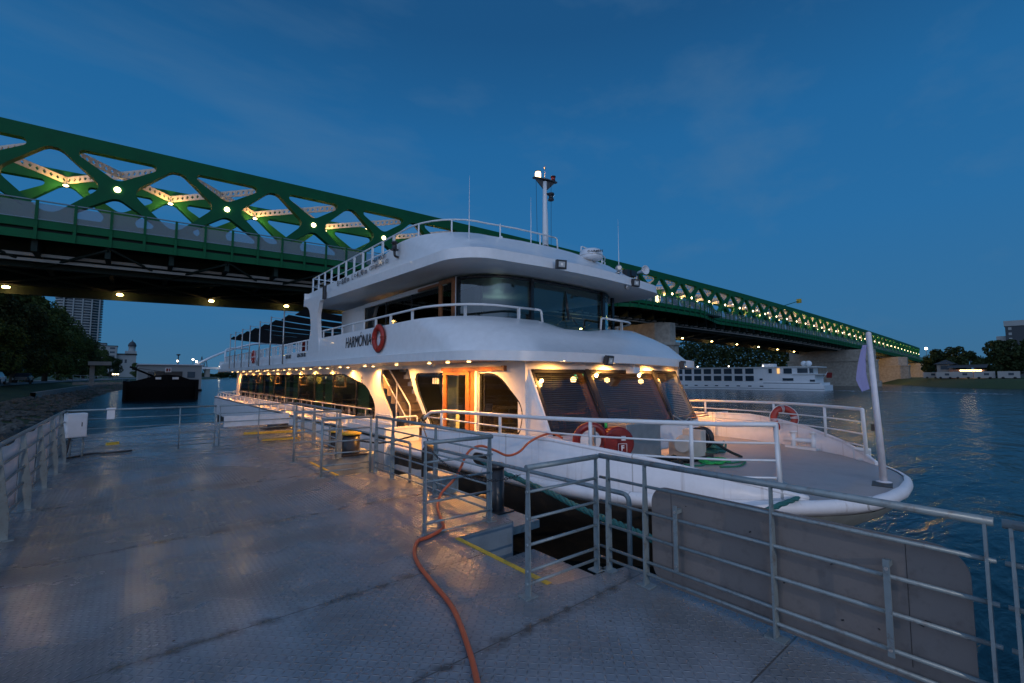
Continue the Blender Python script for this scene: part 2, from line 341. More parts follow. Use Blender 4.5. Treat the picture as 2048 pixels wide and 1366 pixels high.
    def grid(s, rows, smooth=True, closed=False):
        n = len(rows[0]); vs = [v for r in rows for v in r]; fs = []
        for i in range(len(rows) - 1):
            for j in range(n if closed else n - 1): fs.append((i * n + j, i * n + (j + 1) % n, (i + 1) * n + (j + 1) % n, (i + 1) * n + j))
        return s.add(vs, fs, smooth)
    def prism(s, poly, z0, z1):
        n = len(poly); vs = [(p[0], p[1], z0) for p in poly] + [(p[0], p[1], z1) for p in poly]
        fs = [tuple(reversed(range(n))), tuple(range(n, 2 * n))] + [(i, (i + 1) % n, n + (i + 1) % n, n + i) for i in range(n)]
        return s.add(vs, fs)
    def build(s, name, m, parent=None, origin=None, bevel=0, recalc=True):
        if not s.v: return None
        if parent is not None: o0 = wloc(parent)
        elif origin is not None: o0 = Vector(origin)
        else:
            xs = [v[0] for v in s.v]; ys = [v[1] for v in s.v]; zs = [v[2] for v in s.v]
            o0 = Vector(((min(xs) + max(xs)) / 2, (min(ys) + max(ys)) / 2, min(zs)))
        me = bpy.data.meshes.new(name); me.from_pydata([tuple(Vector(v) - o0) for v in s.v], [], s.f)
        me.polygons.foreach_set('use_smooth', s.sm); me.update()
        if recalc:
            bm = bmesh.new(); bm.from_mesh(me); bmesh.ops.recalc_face_normals(bm, faces=bm.faces); bm.to_mesh(me); bm.free()
        me.materials.append(m if not isinstance(m, str) else M[m])
        o = bpy.data.objects.new(name, me); COL.objects.link(o)
        if parent is not None: o.parent = parent
        else: o.location = o0
        if bevel:
            md = o.modifiers.new('bevel', 'BEVEL'); md.width = bevel; md.segments = 2; md.limit_method = 'ANGLE'; md.angle_limit = R(40)
        return o
def build_each(mb, name, m, parent=None, **k):
    """one object for every connected piece of the mesh"""
    par = list(range(len(mb.v)))
    def find(a):
        while par[a] != a: par[a] = par[par[a]]; a = par[a]
        return a
    for f in mb.f:
        r0 = find(f[0])
        for i in f[1:]: par[find(i)] = r0
    groups = {}
    for f, sm in zip(mb.f, mb.sm): groups.setdefault(find(f[0]), []).append((f, sm))
    out_ = []
    for g in groups.values():
        q = MB(); mp_ = {}
        for f, sm in g:
            nf = []
            for i in f:
                if i not in mp_: mp_[i] = len(q.v); q.v.append(mb.v[i])
                nf.append(mp_[i])
            q.f.append(tuple(nf)); q.sm.append(sm)
        out_.append(q.build(name, m, parent, **k))
    return out_
def fillet(pts, rad, seg=5):
    """rounded polygon; rad one value or a list"""
    n = len(pts); o = []
    for i in range(n):
        p = Vector(pts[i]); a = Vector(pts[i - 1]) - p; b = Vector(pts[(i + 1) % n]) - p; r = rad[i] if isinstance(rad, (list, tuple)) else rad
        if r <= 0: o.append(tuple(p)); continue
        ang = a.angle(b) / 2; d = min(r / math.tan(ang), a.length * 0.48, b.length * 0.48); r = d * math.tan(ang)
        a.normalize(); b.normalize(); c = p + (a + b).normalized() * (r / math.sin(ang))
        p0 = p + a * d; p1 = p + b * d; v0 = p0 - c; v1 = p1 - c; th = v0.angle(v1)
        for k in range(seg + 1):
            t = k / seg; w = (v0 * math.sin((1 - t) * th) + v1 * math.sin(t * th)) / math.sin(th) if th > 1e-5 else v0; o.append(tuple(c + w))
    return o
def bend(pts, r, seg=5):
    """open 3D path with rounded corners"""
    P = [Vector(p) for p in pts]; o = [P[0]]
    for i in range(1, len(P) - 1):
        p = P[i]; a = P[i - 1] - p; b = P[i + 1] - p; d = min(r, a.length * 0.45, b.length * 0.45)
        p0 = p + a.normalized() * d; p1 = p + b.normalized() * d
        for k in range(seg + 1):
            t = k / seg; o.append(p0 * (1 - t) ** 2 + p * 2 * t * (1 - t) + p1 * t * t)
    o.append(P[-1]); return o
def smooth(pts, sub=6, closed=False):
    P = [Vector(p) for p in pts]; n = len(P); o = []
    for i in range(n if closed else n - 1):
        p0 = P[(i - 1) % n] if closed or i > 0 else P[0] * 2 - P[1]; p1 = P[i]; p2 = P[(i + 1) % n]
        p3 = P[(i + 2) % n] if closed or i + 2 < n else p2 * 2 - p1
        for k in range(sub):
            t = k / sub; o.append(0.5 * ((2 * p1) + (p2 - p0) * t + (2 * p0 - 5 * p1 + 4 * p2 - p3) * t * t + (3 * p1 - p0 - 3 * p2 + p3) * t ** 3))
    if not closed: o.append(P[-1])
    return o
def plate(outline, holes, th, fn):
    """flat plate with holes -> (verts, faces); fn maps (u, v, w) to a world point"""
    cu = bpy.data.curves.new('c', 'CURVE'); cu.dimensions = '2D'; cu.fill_mode = 'BOTH'; cu.extrude = th / 2
    for loop in [outline] + holes:
        sp_ = cu.splines.new('POLY'); sp_.points.add(len(loop) - 1); sp_.use_cyclic_u = True
        for p, q in zip(sp_.points, loop): p.co = (q[0], q[1], 0, 1)
    ob = bpy.data.objects.new('c', cu); COL.objects.link(ob)
    dg = bpy.context.evaluated_depsgraph_get(); me = bpy.data.meshes.new_from_object(ob.evaluated_get(dg))
    vs = [fn(v.co.x, v.co.y, v.co.z) for v in me.vertices]; fs = [tuple(p.vertices) for p in me.polygons]
    bpy.data.objects.remove(ob); bpy.data.curves.remove(cu); bpy.data.meshes.remove(me)
    return vs, fs
def text(name, s_, size, m, parent, org, ux, uy, sx=1.0, bold=0.0, th=0.006, align='CENTER'):
    cu = bpy.data.curves.new('t', 'FONT'); cu.body = s_; cu.size = size; cu.extrude = th / 2; cu.offset = bold; cu.align_x = align; cu.align_y = 'CENTER'; cu.space_line = 1.1
    ob = bpy.data.objects.new('t', cu); COL.objects.link(ob)
    dg = bpy.context.evaluated_depsgraph_get(); me = bpy.data.meshes.new_from_object(ob.evaluated_get(dg))
    ux = Vector(ux).normalized(); uy = Vector(uy).normalized(); nz_ = ux.cross(uy); org = Vector(org)
    b = MB(); b.add([org + ux * v.co.x * sx + uy * v.co.y + nz_ * v.co.z for v in me.vertices], [tuple(p.vertices) for p in me.polygons])
    bpy.data.objects.remove(ob); bpy.data.curves.remove(cu); bpy.data.meshes.remove(me)
    return b.build(name, m, parent)
def light(kind, name, loc, energy, col, parent=None, size=0.05, spot=None, dirv=None, blend=0.6):
    ld = bpy.data.lights.new(name, kind); ld.energy = energy; ld.color = col
    ld.shadow_soft_size = size
    if kind == 'SPOT': ld.spot_size = spot; ld.spot_blend = blend
    o = bpy.data.objects.new(name, ld); COL.objects.link(o)
    if parent is not None: o.parent = parent; o.location = Vector(loc) - wloc(parent)
    else: o.location = loc
    if dirv is not None: o.rotation_euler = Vector(dirv).to_track_quat('-Z', 'Y').to_euler()
    return o
def copy_tree(o, parent=None):
    c = o.copy(); COL.objects.link(c); c.parent = parent
    for ch in list(o.children): copy_tree(ch, c)
    return c
def tube_part(name, paths, r, m, parent, n=8):
    b = MB()
    for p in paths: b.tube(p, r, n)
    return b.build(name, m, parent)
def interp(tab, x):
    if x <= tab[0][0]: return tab[0][1]
    for (a, va), (b, vb) in zip(tab, tab[1:]):
        if x <= b: t = (x - a) / (b - a); return va + (vb - va) * t
    return tab[-1][1]
# ================================================================== SETTING
b = MB(); b.add([(-1500, -600, WATER), (1500, -600, WATER), (1500, 4500, WATER), (-1500, 4500, WATER)], [(0, 1, 2, 3)])
tag(b.build('river_water', 'water', origin=(0, 0, 0)), kind='structure')
# ---- near bank (left): riprap foot, grass slope, path
edge = [(-11, -60), (-9, -10), (-7.5, 25), (-6.4, 43), (-6, 52), (-5.5, 79), (-4, 140), (2, 210), (8, 290), (22, 420), (60, 640), (120, 900)]
def bank_strip(name, m, offs, sub=4, jit=0.0):
    pl = smooth([(x, y, 0) for x, y in edge], sub); rows = []
    rr = random.Random(3)
    for i, p in enumerate(pl):
        q = pl[min(i + 1, len(pl) - 1)] - pl[max(i - 1, 0)]; n_ = Vector((-q.y, q.x, 0)).normalized()
        rows.append([(p.x + n_.x * o, p.y + n_.y * o, z + rr.uniform(-jit, jit)) for o, z in offs])
    b = MB(); b.grid(rows); o = b.build(name, m, origin=(0, 0, 0)); tag(o, kind='structure'); return pl
pl = bank_strip('river_bank', 'grass', [(-1.5, -2.6), (0.0, -1.95), (2.2, -1.1), (4.5, -0.35), (7, 0.25), (10, 0.75), (12, 0.9), (30, 1.3), (300, 1.6)], 6, 0.05)
bank_strip('path', 'path', [(8.2, 0.52), (8.21, 0.82), (11.2, 0.98), (11.21, 0.70)], 4)
b = MB(); rr = random.Random(11)
for i in range(1500):
    t = rr.random() ** 1.6; y = 30 + t * 210; x = interp([(q.y, q.x) for q in pl], y); o = rr.uniform(-0.9, 3.4); s_ = rr.uniform(0.16, 0.5)
    z = interp([(-1.5, -2.6), (0, -1.95), (2.2, -1.1), (4.5, -0.35)], o)
    vs = []; n0 = 6
    for k in range(3):
        for j in range(n0):
            a = 2 * math.pi * j / n0 + k * 0.4; r_ = s_ * (0.75, 1.0, 0.55)[k] * rr.uniform(0.7, 1.2)
            vs.append((x - o + r_ * math.cos(a), y + r_ * math.sin(a), z + s_ * (-0.3, 0.12, 0.5)[k] * rr.uniform(0.8, 1.2)))
    fs = [(k * n0 + j, k * n0 + (j + 1) % n0, (k + 1) * n0 + (j + 1) % n0, (k + 1) * n0 + j) for k in range(2) for j in range(n0)] + [tuple(2 * n0 + j for j in range(n0))]
    b.add(vs, fs)
o = b.build('riprap_rocks', 'rock', origin=(0, 0, 0)); tag(o, 'loose grey boulders along the waterline of the left bank', 'rocks', kind='stuff')
# quay wall along the left bank
b = MB(); ws = [at(75, 792, X=-8.5), ]
wl = [(-8.6, 78), (-7.9, 105), (-7.0, 140), (-3.5, 190), (1, 240)]
rows = [[(x, y, -2.4), (x, y, -0.1), (x - 0.5, y, -0.1), (x - 0.5, y, -2.4)] for x, y in wl]
b.grid(rows, False); o = b.build('quay_wall', 'concrete'); tag(o, 'low grey concrete retaining wall beside the water on the left bank', 'wall')
# ---- far bank (right)
fe = [(196, -140), (200, -40), (203, 6), (214, 25), (262, 44), (286, 56), (292, 90), (300, 300), (320, 700), (330, 1500)]
pf = smooth([(x, y, 0) for x, y in fe], 5); rows = []
for i, p in enumerate(pf):
    q = pf[min(i + 1, len(pf) - 1)] - pf[max(i - 1, 0)]; n_ = Vector((q.y, -q.x, 0)).normalized()
    rows.append([(p.x + n_.x * o, p.y + n_.y * o, z) for o, z in ((-3, -2.8), (0, -1.95), (6, 0.6), (14, 1.1), (40, 1.4), (900, 2.0))])
b = MB(); b.grid(rows); tag(b.build('far_river_bank', 'grass', origin=(0, 0, 0)), kind='structure')
# low distant ground closing the river
b = MB(); b.add([(-1500, 1500, -1.5), (2500, 1500, -1.5), (2500, 1520, 1.0), (-1500, 1520, 1.0), (2500, 4400, 1.5), (-1500, 4400, 1.5)], [(0, 1, 2, 3), (3, 2, 4, 5)])
tag(b.build('distant_ground', 'grass', origin=(0, 0, 0)), kind='structure')
# ------------------------------------------------------------------ trees
def crown_mesh(seed, lobes, n, leaf, m):
    rr = random.Random(seed); vs = []; fs = []
    for i in range(n):
        c, r_, w = rr.choice(lobes)
        while True:
            d = Vector((rr.uniform(-1, 1), rr.uniform(-1, 1), rr.uniform(-1, 1)))
            if 0.15 < d.length < 1: break
        d = d.normalized() * (d.length ** 0.45)
        p = Vector((c[0] + d.x * r_, c[1] + d.y * r_, c[2] + d.z * r_ * w))
        a = Vector((rr.gauss(0, 1), rr.gauss(0, 1), rr.gauss(0, 1))).normalized(); u = a.orthogonal().normalized(); v = a.cross(u)
        s_ = leaf * rr.uniform(0.5, 1.4); k = len(vs)
        vs += [p + u * s_, p + v * s_ * 0.6, p - u * s_, p - v * s_ * 0.6]; fs.append((k, k + 1, k + 2, k + 3))
    me = bpy.data.meshes.new('crown'); me.from_pydata([tuple(v) for v in vs], [], fs); me.materials.append(M[m]); return me
def trunk_mesh(seed, h, lobes):
    rr = random.Random(seed); b = MB(); b.tube([(0, 0, -0.5), (0.05, 0, h * 0.2), (-0.1, 0.1, h * 0.45), (0.1, 0, h * 0.7)], 1, 9, rad=[h * 0.032, h * 0.024, h * 0.017, h * 0.008])
    for c, r_, w in lobes[:9]:
        z0 = h * rr.uniform(0.2, 0.5); b.tube([(0, 0, z0), (c[0] * 0.45, c[1] * 0.45, (z0 + c[2]) / 2 + 0.4), c], 1, 6, rad=[h * 0.011, h * 0.007, h * 0.003])
    me = bpy.data.meshes.new('trunk'); me.from_pydata([tuple(v) for v in b.v], [], b.f); me.polygons.foreach_set('use_smooth', b.sm); me.materials.append(M['bark']); return me
def tree_kind(seed, h, spread, n, leaf, m):
    rr = random.Random(seed); lobes = []
    for i in range(20):
        a = rr.uniform(0, 6.28); t = rr.uniform(0.13, 0.93); w = spread * (math.sin(min(1, t * 1.02) * math.pi) ** 0.5) * rr.uniform(0.35, 0.95)
        lobes.append(((w * math.cos(a), w * math.sin(a), h * t), h * rr.uniform(0.10, 0.19), 0.85))
    lobes.append(((0, 0, h * 0.88), h * 0.12, 0.9))
    return crown_mesh(seed, lobes, n, leaf, m), trunk_mesh(seed, h, lobes)
KINDS = [tree_kind(1, 16, 5.6, 15000, 0.24, 'leaf'), tree_kind(2, 15, 6.2, 15000, 0.24, 'leafdark'), tree_kind(5, 16.5, 4.8, 15000, 0.24, 'leaf')]
KFAR = [tree_kind(8, 14, 6.5, 3600, 0.55, 'leafdark'), tree_kind(9, 15, 5.6, 3600, 0.55, 'leafdark')]
def tree(x, y, z, k, s_, label, group, kinds=KINDS):
    cm, tm = kinds[k % len(kinds)]
    r_ = thing('tree', (x, y, z), label, 'tree', group)
    r_.rotation_euler = (0, 0, (x * 7 + y * 3) % 6.28); r_.scale = (s_, s_, s_)
    for nm, me in (('crown', cm), ('trunk', tm)):
        o = bpy.data.objects.new(nm, me); COL.objects.link(o); o.parent = r_
    return r_
NT = [(-14.8, 84, 0.73), (-14.1, 92, 0.81), (-13.8, 102, 0.88), (-13.4, 112, 0.91), (-17.8, 122, 1.05), (-13.3, 130, 0.9), (-13.1, 150, 0.87), (-12.6, 172, 0.83), (-11.8, 200, 0.79), (-10.3, 235, 0.72), (-7.7, 280, 0.67), (2.2, 420, 0.62)]
for i, (x, y, s_) in enumerate(NT):
    near = ['broad dark green tree at the far left edge beyond the bridge', 'tallest leafy tree on the left bank, its top hidden by the bridge deck', 'leafy tree just right of the tallest tree on the left bank', 'dark tree set back behind the front row of the left bank',
            'mid green tree below the round-cornered tower', 'green tree below the right edge of the tall tower', 'green tree behind the raised jetty shelter on the left bank', 'leafy tree between the tower and the pale flat-roofed block',
            'small-looking tree in front of the pale flat-roofed block', 'distant tree left of the domed building', 'distant tree in front of the domed building', 'round distant tree just right of the domed building'][i]
    tree(x, y, 1.0, i, s_, near, 'trees along the left river bank')
# dark wood on the far bank under the bridge: reads as one mass
rr = random.Random(21); vs = []; fs = []
for i in range(46000):
    y = rr.uniform(95, 420); x = interp([(90, 293), (300, 300), (700, 320)], y) + rr.uniform(10, 34); c = rr.random() ** 0.8
    hh = 25 + 3.0 * math.sin(y * 0.16) + 2.5 * math.sin(y * 0.41 + 1) + 1.6 * math.sin(y * 1.3)
    p = Vector((x + rr.uniform(-2, 2), y, 1.0 + c * hh)); a = Vector((rr.gauss(0, 1), rr.gauss(0, 1), rr.gauss(0, 1))).normalized(); u = a.orthogonal().normalized(); v = a.cross(u); s_ = rr.uniform(0.5, 1.3); k = len(vs)
    vs += [p + u * s_, p + v * s_ * 0.6, p - u * s_, p - v * s_ * 0.6]; fs.append((k, k + 1, k + 2, k + 3))
b = MB(); b.add(vs, fs); o = b.build('far_wood', 'leafdark', origin=(300, 250, 1), recalc=False); tag(o, 'dark wood along the far bank seen under the bridge', 'wood', kind='stuff')
FT = [(246, 20, 0.72), (250, 13, 0.92), (252, 5, 1.0), (262, 26, 0.85), (250, -4, 1.08), (258, -12, 1.1), (248, -22, 1.1), (268, 12, 1.0), (262, -32, 1.1), (276, 0, 1.1), (280, 34, 0.9)]
FL = ['spindly tree at the left end of the dark clump on the right bank', 'rounded dark tree second from the left end of the clump on the right bank', 'dark tree above the row of string lights on the right bank', 'dark tree just behind the hip-roofed bank house', 'dark tree below the left flank of the tower block on the right',
      'dark tree directly below the tower block on the right', 'dark tree at the right edge of the photo', 'taller tree set back behind the string lights', 'dark tree behind the one at the right edge of the photo', 'dark tree set back at the foot of the tower block', 'dark tree behind the end of the green bridge']
for i, (x, y, s_) in enumerate(FT): tree(x, y, 1.2, i, s_, FL[i], 'trees on the right bank', KFAR)
# ------------------------------------------------------------------ BRIDGE
PAN = 8.66; X0 = -1.83
ZT = [(-70, 21.9), (-10, 23.15), (24, 24.05), (50, 24.55), (80, 24.85), (127, 25.05), (165, 24.8), (212, 24.2), (266, 23.3), (315, 22.3), (394, 20.3), (450, 18.4)]
def zt(x):
    return (interp(ZT, x - 6) + interp(ZT, x) + interp(ZT, x + 6)) / 3
YN, YF = 55.0, 65.5
br = thing('bridge', (80, 60, 8), 'long green steel truss bridge over the river with glowing round lamps on its lattice', 'bridge')
H_ = PAN / 2
def panel_shape():
    ct, cb, wd = 1.25, 1.1, 0.42   # chord depths, half thickness of a diagonal
    Ht = 4.35; Hb = 4.35           # crossing to top edge / to bottom edge
    # outline with the two half-diamond notches left and right of the X
    sl = (Ht - ct) / H_            # slope of a diagonal
    k = wd / math.cos(math.atan(sl))
    def half(sgn):
        # notch on side sgn: apexes on the panel edge, waist towards the crossing
        return [(sgn * H_, Ht - ct - k * 0.55), (sgn * (k / sl + 0.25), 0), (sgn * H_, -(Hb - cb) + k * 0.55)]
    l = half(-1); r_ = half(1)
    out_ = [(-H_, Ht), (H_, Ht)]
    # rounded waist; apex rounding is done as half curves on the panel edge
    def notch(pts, rev):
        a, w_, c = pts; s_ = 1 if a[0] > 0 else -1
        q = []
        # apex flat 0.55 wide then fillet
        ap = [(a[0], a[1]), (a[0] - s_ * 0.30, a[1] - 0.03), (a[0] - s_ * 0.62, a[1] - 0.20)]
        cp = [(c[0] - s_ * 0.62, c[1] + 0.20), (c[0] - s_ * 0.30, c[1] + 0.03), (c[0], c[1])]
        d1 = Vector(w_) - Vector(ap[2]); d2 = Vector(cp[0]) - Vector(w_)
        wa = Vector(w_) - d1.normalized() * 0.95; wb = Vector(w_) + d2.normalized() * 0.95
        mid = [tuple(wa * (1 - t) ** 2 + Vector(w_) * 2 * t * (1 - t) + wb * t * t) for t in (0, .2, .4, .6, .8, 1)]
        q = ap + mid + cp
        return q[::-1] if rev else q
    out_ += notch(r_, False) + [(H_, -Hb), (-H_, -Hb)] + notch(l, True)
    e = 0.95
    top = [(-(H_ - k / sl) , Ht - ct), ((H_ - k / sl), Ht - ct), (0, e * 0.55 + k * 0.35)]
    bot = [(-(H_ - k / sl), -(Hb - cb)), ((H_ - k / sl), -(Hb - cb)), (0, -(e * 0.55 + k * 0.35))]
    return out_, [fillet(top, [0.38, 0.38, 0.8], 5), fillet(bot, [0.38, 0.38, 0.8], 5)]
po, ph = panel_shape()
pvs, pfs = plate(po, ph, 0.75, lambda u, v, w: (u, w, v))
def truss_half(Y, name, k0, k1):
    b = MB()
    for k in range(k0, k1):
        xc = X0 + PAN * k
        b.add([(xc + u, Y + w, zt(xc + u) - 4.35 + v) for u, w, v in pvs], pfs)
    return b.build(name, 'bridge', br)
K0, K1 = -6, 46
t1 = truss_half(YN, 'near_truss', K0, K1); t2 = truss_half(YF, 'far_truss', K0, K1)
# deck, fascias, underside girders
def ribbon(name, prof, m, x0=-55, x1=394, step=4.33, yfn=None, parent=br):
    """extrude a closed cross-section (y, dz below top chord) along the bridge"""
    rows = []; n_ = int((x1 - x0) / step)
    for i in range(n_ + 1):
        x = x0 + (x1 - x0) * i / n_; z = zt(x); rows.append([(x, y if yfn is None else yfn(x, y), z + dz) for y, dz in prof])
    b = MB(); b.grid(rows, False, closed=True)
    k = len(prof); b.f.append(tuple(range(k))); b.f.append(tuple((len(rows) - 1) * k + j for j in reversed(range(k)))); b.sm += [False, False]
    return b.build(name, m, parent)
def rect(y0, y1, a, c): return [(y0, a), (y1, a), (y1, c), (y0, c)]
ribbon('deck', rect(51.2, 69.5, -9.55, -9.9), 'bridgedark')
def bulge(x, y):
    return y - 3.9 * max(0, min(1, (x - 58) / 9)) * max(0, min(1, (106 - x) / 14)) if y < 52 else y
for nm, a, c in (('upper_fascia', -9.2, -9.82), ('lower_fascia', -10.08, -10.72)):
    ribbon(nm, rect(50.45, 50.6, a, c), 'bridge', yfn=bulge)
ribbon('fascia_gap', rect(50.75, 50.85, -9.5, -10.5), 'bridgedark', yfn=bulge)
ribbon('viewing_platform', rect(47.2, 51.3, -9.6, -9.9), 'bridgedark', x0=62, x1=101)
ribbon('far_fascia', rect(69.9, 70.05, -9.2, -10.7), 'bridge')
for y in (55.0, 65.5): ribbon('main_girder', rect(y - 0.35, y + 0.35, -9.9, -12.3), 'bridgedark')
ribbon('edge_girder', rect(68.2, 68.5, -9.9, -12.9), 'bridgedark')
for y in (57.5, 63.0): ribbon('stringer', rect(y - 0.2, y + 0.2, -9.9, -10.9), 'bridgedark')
for y, d in ((53.2, -11.35), (53.7, -11.7)): ribbon('service_pipe', rect(y - 0.12, y + 0.12, d, d - 0.24), 'bracewhite')
b = MB()
for i in range(104):
    x = -54 + 4.33 * i
    if x < 394:
        z = zt(x); b.bx(x - 0.18, x + 0.18, 51.0, 69.8, z - 11.6, z - 9.95)
        if i < 88: b.build('floor_beam', 'bridgedark', br); b = MB()
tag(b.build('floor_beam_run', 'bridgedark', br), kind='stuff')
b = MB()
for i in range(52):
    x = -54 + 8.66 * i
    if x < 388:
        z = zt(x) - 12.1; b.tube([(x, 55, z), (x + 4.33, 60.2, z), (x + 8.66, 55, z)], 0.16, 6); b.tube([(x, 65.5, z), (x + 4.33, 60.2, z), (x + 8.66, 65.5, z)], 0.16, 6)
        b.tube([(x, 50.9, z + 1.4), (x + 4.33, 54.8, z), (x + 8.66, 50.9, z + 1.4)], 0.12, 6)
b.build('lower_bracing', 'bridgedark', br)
# parapet: top rail, posts, mesh panels
ribbon('parapet_mesh', rect(50.42, 50.44, -7.85, -9.1), 'infill', yfn=bulge)
ribbon('parapet_rail', rect(50.36, 50.48, -7.62, -7.7), 'galv', yfn=bulge)
ribbon('parapet_foot_rail', rect(50.40, 50.46, -9.1, -9.17), 'galv', yfn=bulge)
def post_(x):
    b = MB(); z = zt(x); y = bulge(x, 50.4); b.bx(x - 0.09, x + 0.09, y - 0.10, y + 0.05, z - 9.25, z - 7.65); b.bx(x - 0.10, x + 0.10, y - 0.06, y + 0.10, z - 10.75, z - 9.25); return b
xs_ = [at(223, 450, Y=50.4).x + 2.2 * i for i in range(-6, 190)]
for x in xs_[:94]: post_(x).build('parapet_post', 'galv' if False else 'bridge', br)
b = MB()
for x in xs_[94:]:
    if x < 392: q = post_(x); b.add(q.v, q.f)
tag(b.build('parapet_post_run', 'bridge', br), kind='stuff')
# plan X-bracing between the top chords: perforated plates
def brace(p, q):
    p = Vector(p); q = Vector(q); Lh = (q - p).length; d = (q - p) / Lh; up = Vector((0, 0, 1)); nn = d.cross(up)
    n_ = int(Lh / 0.62); holes = []
    for i in range(n_):
        c = (i + 0.5) * Lh / n_; holes.append([(c - 0.19, 0), (c, 0.23), (c + 0.19, 0), (c, -0.23)])
    return plate([(0, -0.36), (Lh, -0.36), (Lh, 0.36), (0, 0.36)], holes, 0.10, lambda u, v, w: tuple(p + d * u + up * v + nn * w))
for half in range(2):
    b = MB()
    for k in range(K0, K1 - 1):
        if (k < 14) != (half == 0): continue
        xa = X0 + PAN * (k - 0.5); xb = xa + PAN; xm = xa + H_
        za, zb, zm = zt(xa) - 1.0, zt(xb) - 1.0, zt(xm) - 1.0; ym = (YN + YF) / 2
        for (p, q) in (((xa, YN + .3, za), (xm, ym, zm)), ((xb, YN + .3, zb), (xm, ym, zm)), ((xa, YF - .3, za), (xm, ym, zm)), ((xb, YF - .3, zb), (xm, ym, zm))):
            if half == 0:
                vs, fs = brace(p, q); b.add(vs, fs); b.build('top_brace', 'bracewhite', br); b = MB()
            else:
                pp = Vector(p); qq = Vector(q); u3 = Vector((0, 0, .36)); b.add([pp - u3, qq - u3, qq + u3, pp + u3], [(0, 1, 2, 3)])
    if b.v: tag(b.build('top_brace_run', 'bracewhite', br), kind='stuff')
# lamps
for k in range(-2, K1):
    x = X0 + PAN * k; z = zt(x) - 4.35
    b = MB(); b.lathe((x, YN - 0.42, z), [(0.04, -0.06), (0.25, -0.04), (0.25, 0.04)], 16, axis=(0, 1, 0)); b.build('node_lamp', 'nodelamp', br)
    xm = x + H_; zc = zt(xm) - 1.75
    b = MB(); b.sphere((xm, YF - 1.0, zc), 0.16, 10, 6, (1.5, 1, .7)); b.build('bracing_lamp', 'nodelamp', br)
    b = MB(); b.sphere((x, 60.25, zt(x) - 1.7), 0.12, 10, 6, (1.5, 1, .7)); b.build('centre_lamp', 'nodelamp', br)
    if k < 20:
        light('POINT', 'bracing_light', (xm, YF - 1.6, zc - 0.3), 300, (1, 0.55, 0.14), br, 0.25)
        light('POINT', 'truss_light', (x, YN + 1.1, z + 0.2), 90, (1, 0.52, 0.12), br, 0.25)
    else:
        light('POINT', 'truss_light', (x, 58.0, z + 0.8), 1000, (1, 0.60, 0.2), br, 0.4)
for k in range(-2, 42):
    x = at(240, 588, Y=68).x + PAN * k
    if 120 < x and k % 2: continue
    z = zt(x) - 12.35
    b = MB(); b.lathe((x, 67.2, z), [(0.05, -0.16), (0.26, -0.12), (0.30, 0.0), (0.16, 0.1)], 12); b.build('under_lamp', 'underlamp', br)
    if x < 300: light('POINT', 'under_light', (x, 67.2, z - 0.4), 16, (1, 0.62, 0.2), br, 0.2)
# approach ramp
b = MB(); rows = []
for i in range(9):
    t = i / 8; x = 394 + 60 * t; z = zt(394) - 9.2 - 4.5 * t; rows.append([(x, 50.5, z), (x, 70, z), (x, 70, z - 1.6), (x, 50.5, z - 1.6)])
b.grid(rows, False, closed=True); b.f += [(0, 1, 2, 3), (35, 34, 33, 32)]; b.sm += [False, False]; b.build('approach_ramp', 'bridge', br)
ribbon('approach_parapet', rect(50.42, 50.46, -7.7, -9.1), 'infill', x0=394, x1=440)
# heart-like green plaque with the castle emblem at the pier platform
q0 = at(1313, 605, Y=54.5); b = MB()
hp = [(0, 2.6), (1.25, 0.6), (1.5, -0.6), (0.9, -1.9), (-0.9, -1.9), (-1.5, -0.6), (-1.25, 0.6)]
vs, fs = plate(fillet(hp, 0.5, 4), [], 0.2, lambda u, v, w: (q0.x + u, 54.3 + w, q0.z + v)); b.add(vs, fs); pq = b.build('emblem_panel', 'bridge', br)
b = MB()
def eb(u0, u1, v0, v1): b.bx(q0.x + u0, q0.x + u1, 54.05, 54.17, q0.z + v0, q0.z + v1)
eb(-0.85, -0.62, 0.0, 1.5); eb(-0.25, 0.0, 0.0, 1.5); eb(0.45, 0.85, 0.95, 1.5); eb(-0.62, -0.25, 0.55, 0.85); eb(0.0, 0.85, 0.45, 0.75)
eb(0.42, 0.62, -0.2, 0.45)
for i in range(3):
    for j in range(3): eb(-0.85 + i * 0.62, -0.45 + i * 0.62, -0.45 - j * 0.55, -0.1 - j * 0.55)
b.build('castle_emblem', 'nodelamp', pq)
# river gauge arm with a small orange board
b = MB(); g0 = Vector((110, 47.5, zt(110) - 9.8)); g1 = at(1598, 602, Y=40); b.tube([g0, g1], 0.09, 6); o = b.build('signal_arm', 'bridge', br)
b = MB(); b.box(g1, (0.5, 1.0, 1.0)); b.build('marker_board', 'yellow', o)
# ---- piers
def pier(xc, y0, y1, w, ztop, label, cap=True):
    t = thing('bridge_pier', (xc, (y0 + y1) / 2, WATER), label, 'bridge pier', 'stone piers of the green bridge')
    def hexa(dx, dy): return [(xc - w / 2 - dx, y0 + w * .35 - dy), (xc - w * .16, y0 - dy), (xc + w * .16, y0 - dy), (xc + w / 2 + dx, y0 + w * .35 - dy), (xc + w / 2 + dx, y1 + dy), (xc - w / 2 - dx, y1 + dy)]
    b = MB(); b.prism(hexa(0.9, 1.4), WATER - 2, 0.2); b.build('plinth', 'stone', t)
    b = MB(); b.prism(hexa(0.45, 0.6), 0.2, ztop - 4.6); b.prism(hexa(0.75, 0.9), ztop - 4.6, ztop - 4.0); b.build('shaft', 'stone', t)
    b = MB(); b.prism(hexa(0.0, 0.0), ztop - 4.0, ztop); b.build('cap', 'stone', t)
pier(83, 48.6, 70, 6.2, 12.6, 'stone pier right behind the wheelhouse roof of the white ship')
pier(219, 43.5, 72, 7.5, 12.3, 'tall stone pier standing in the river behind the flagpole')
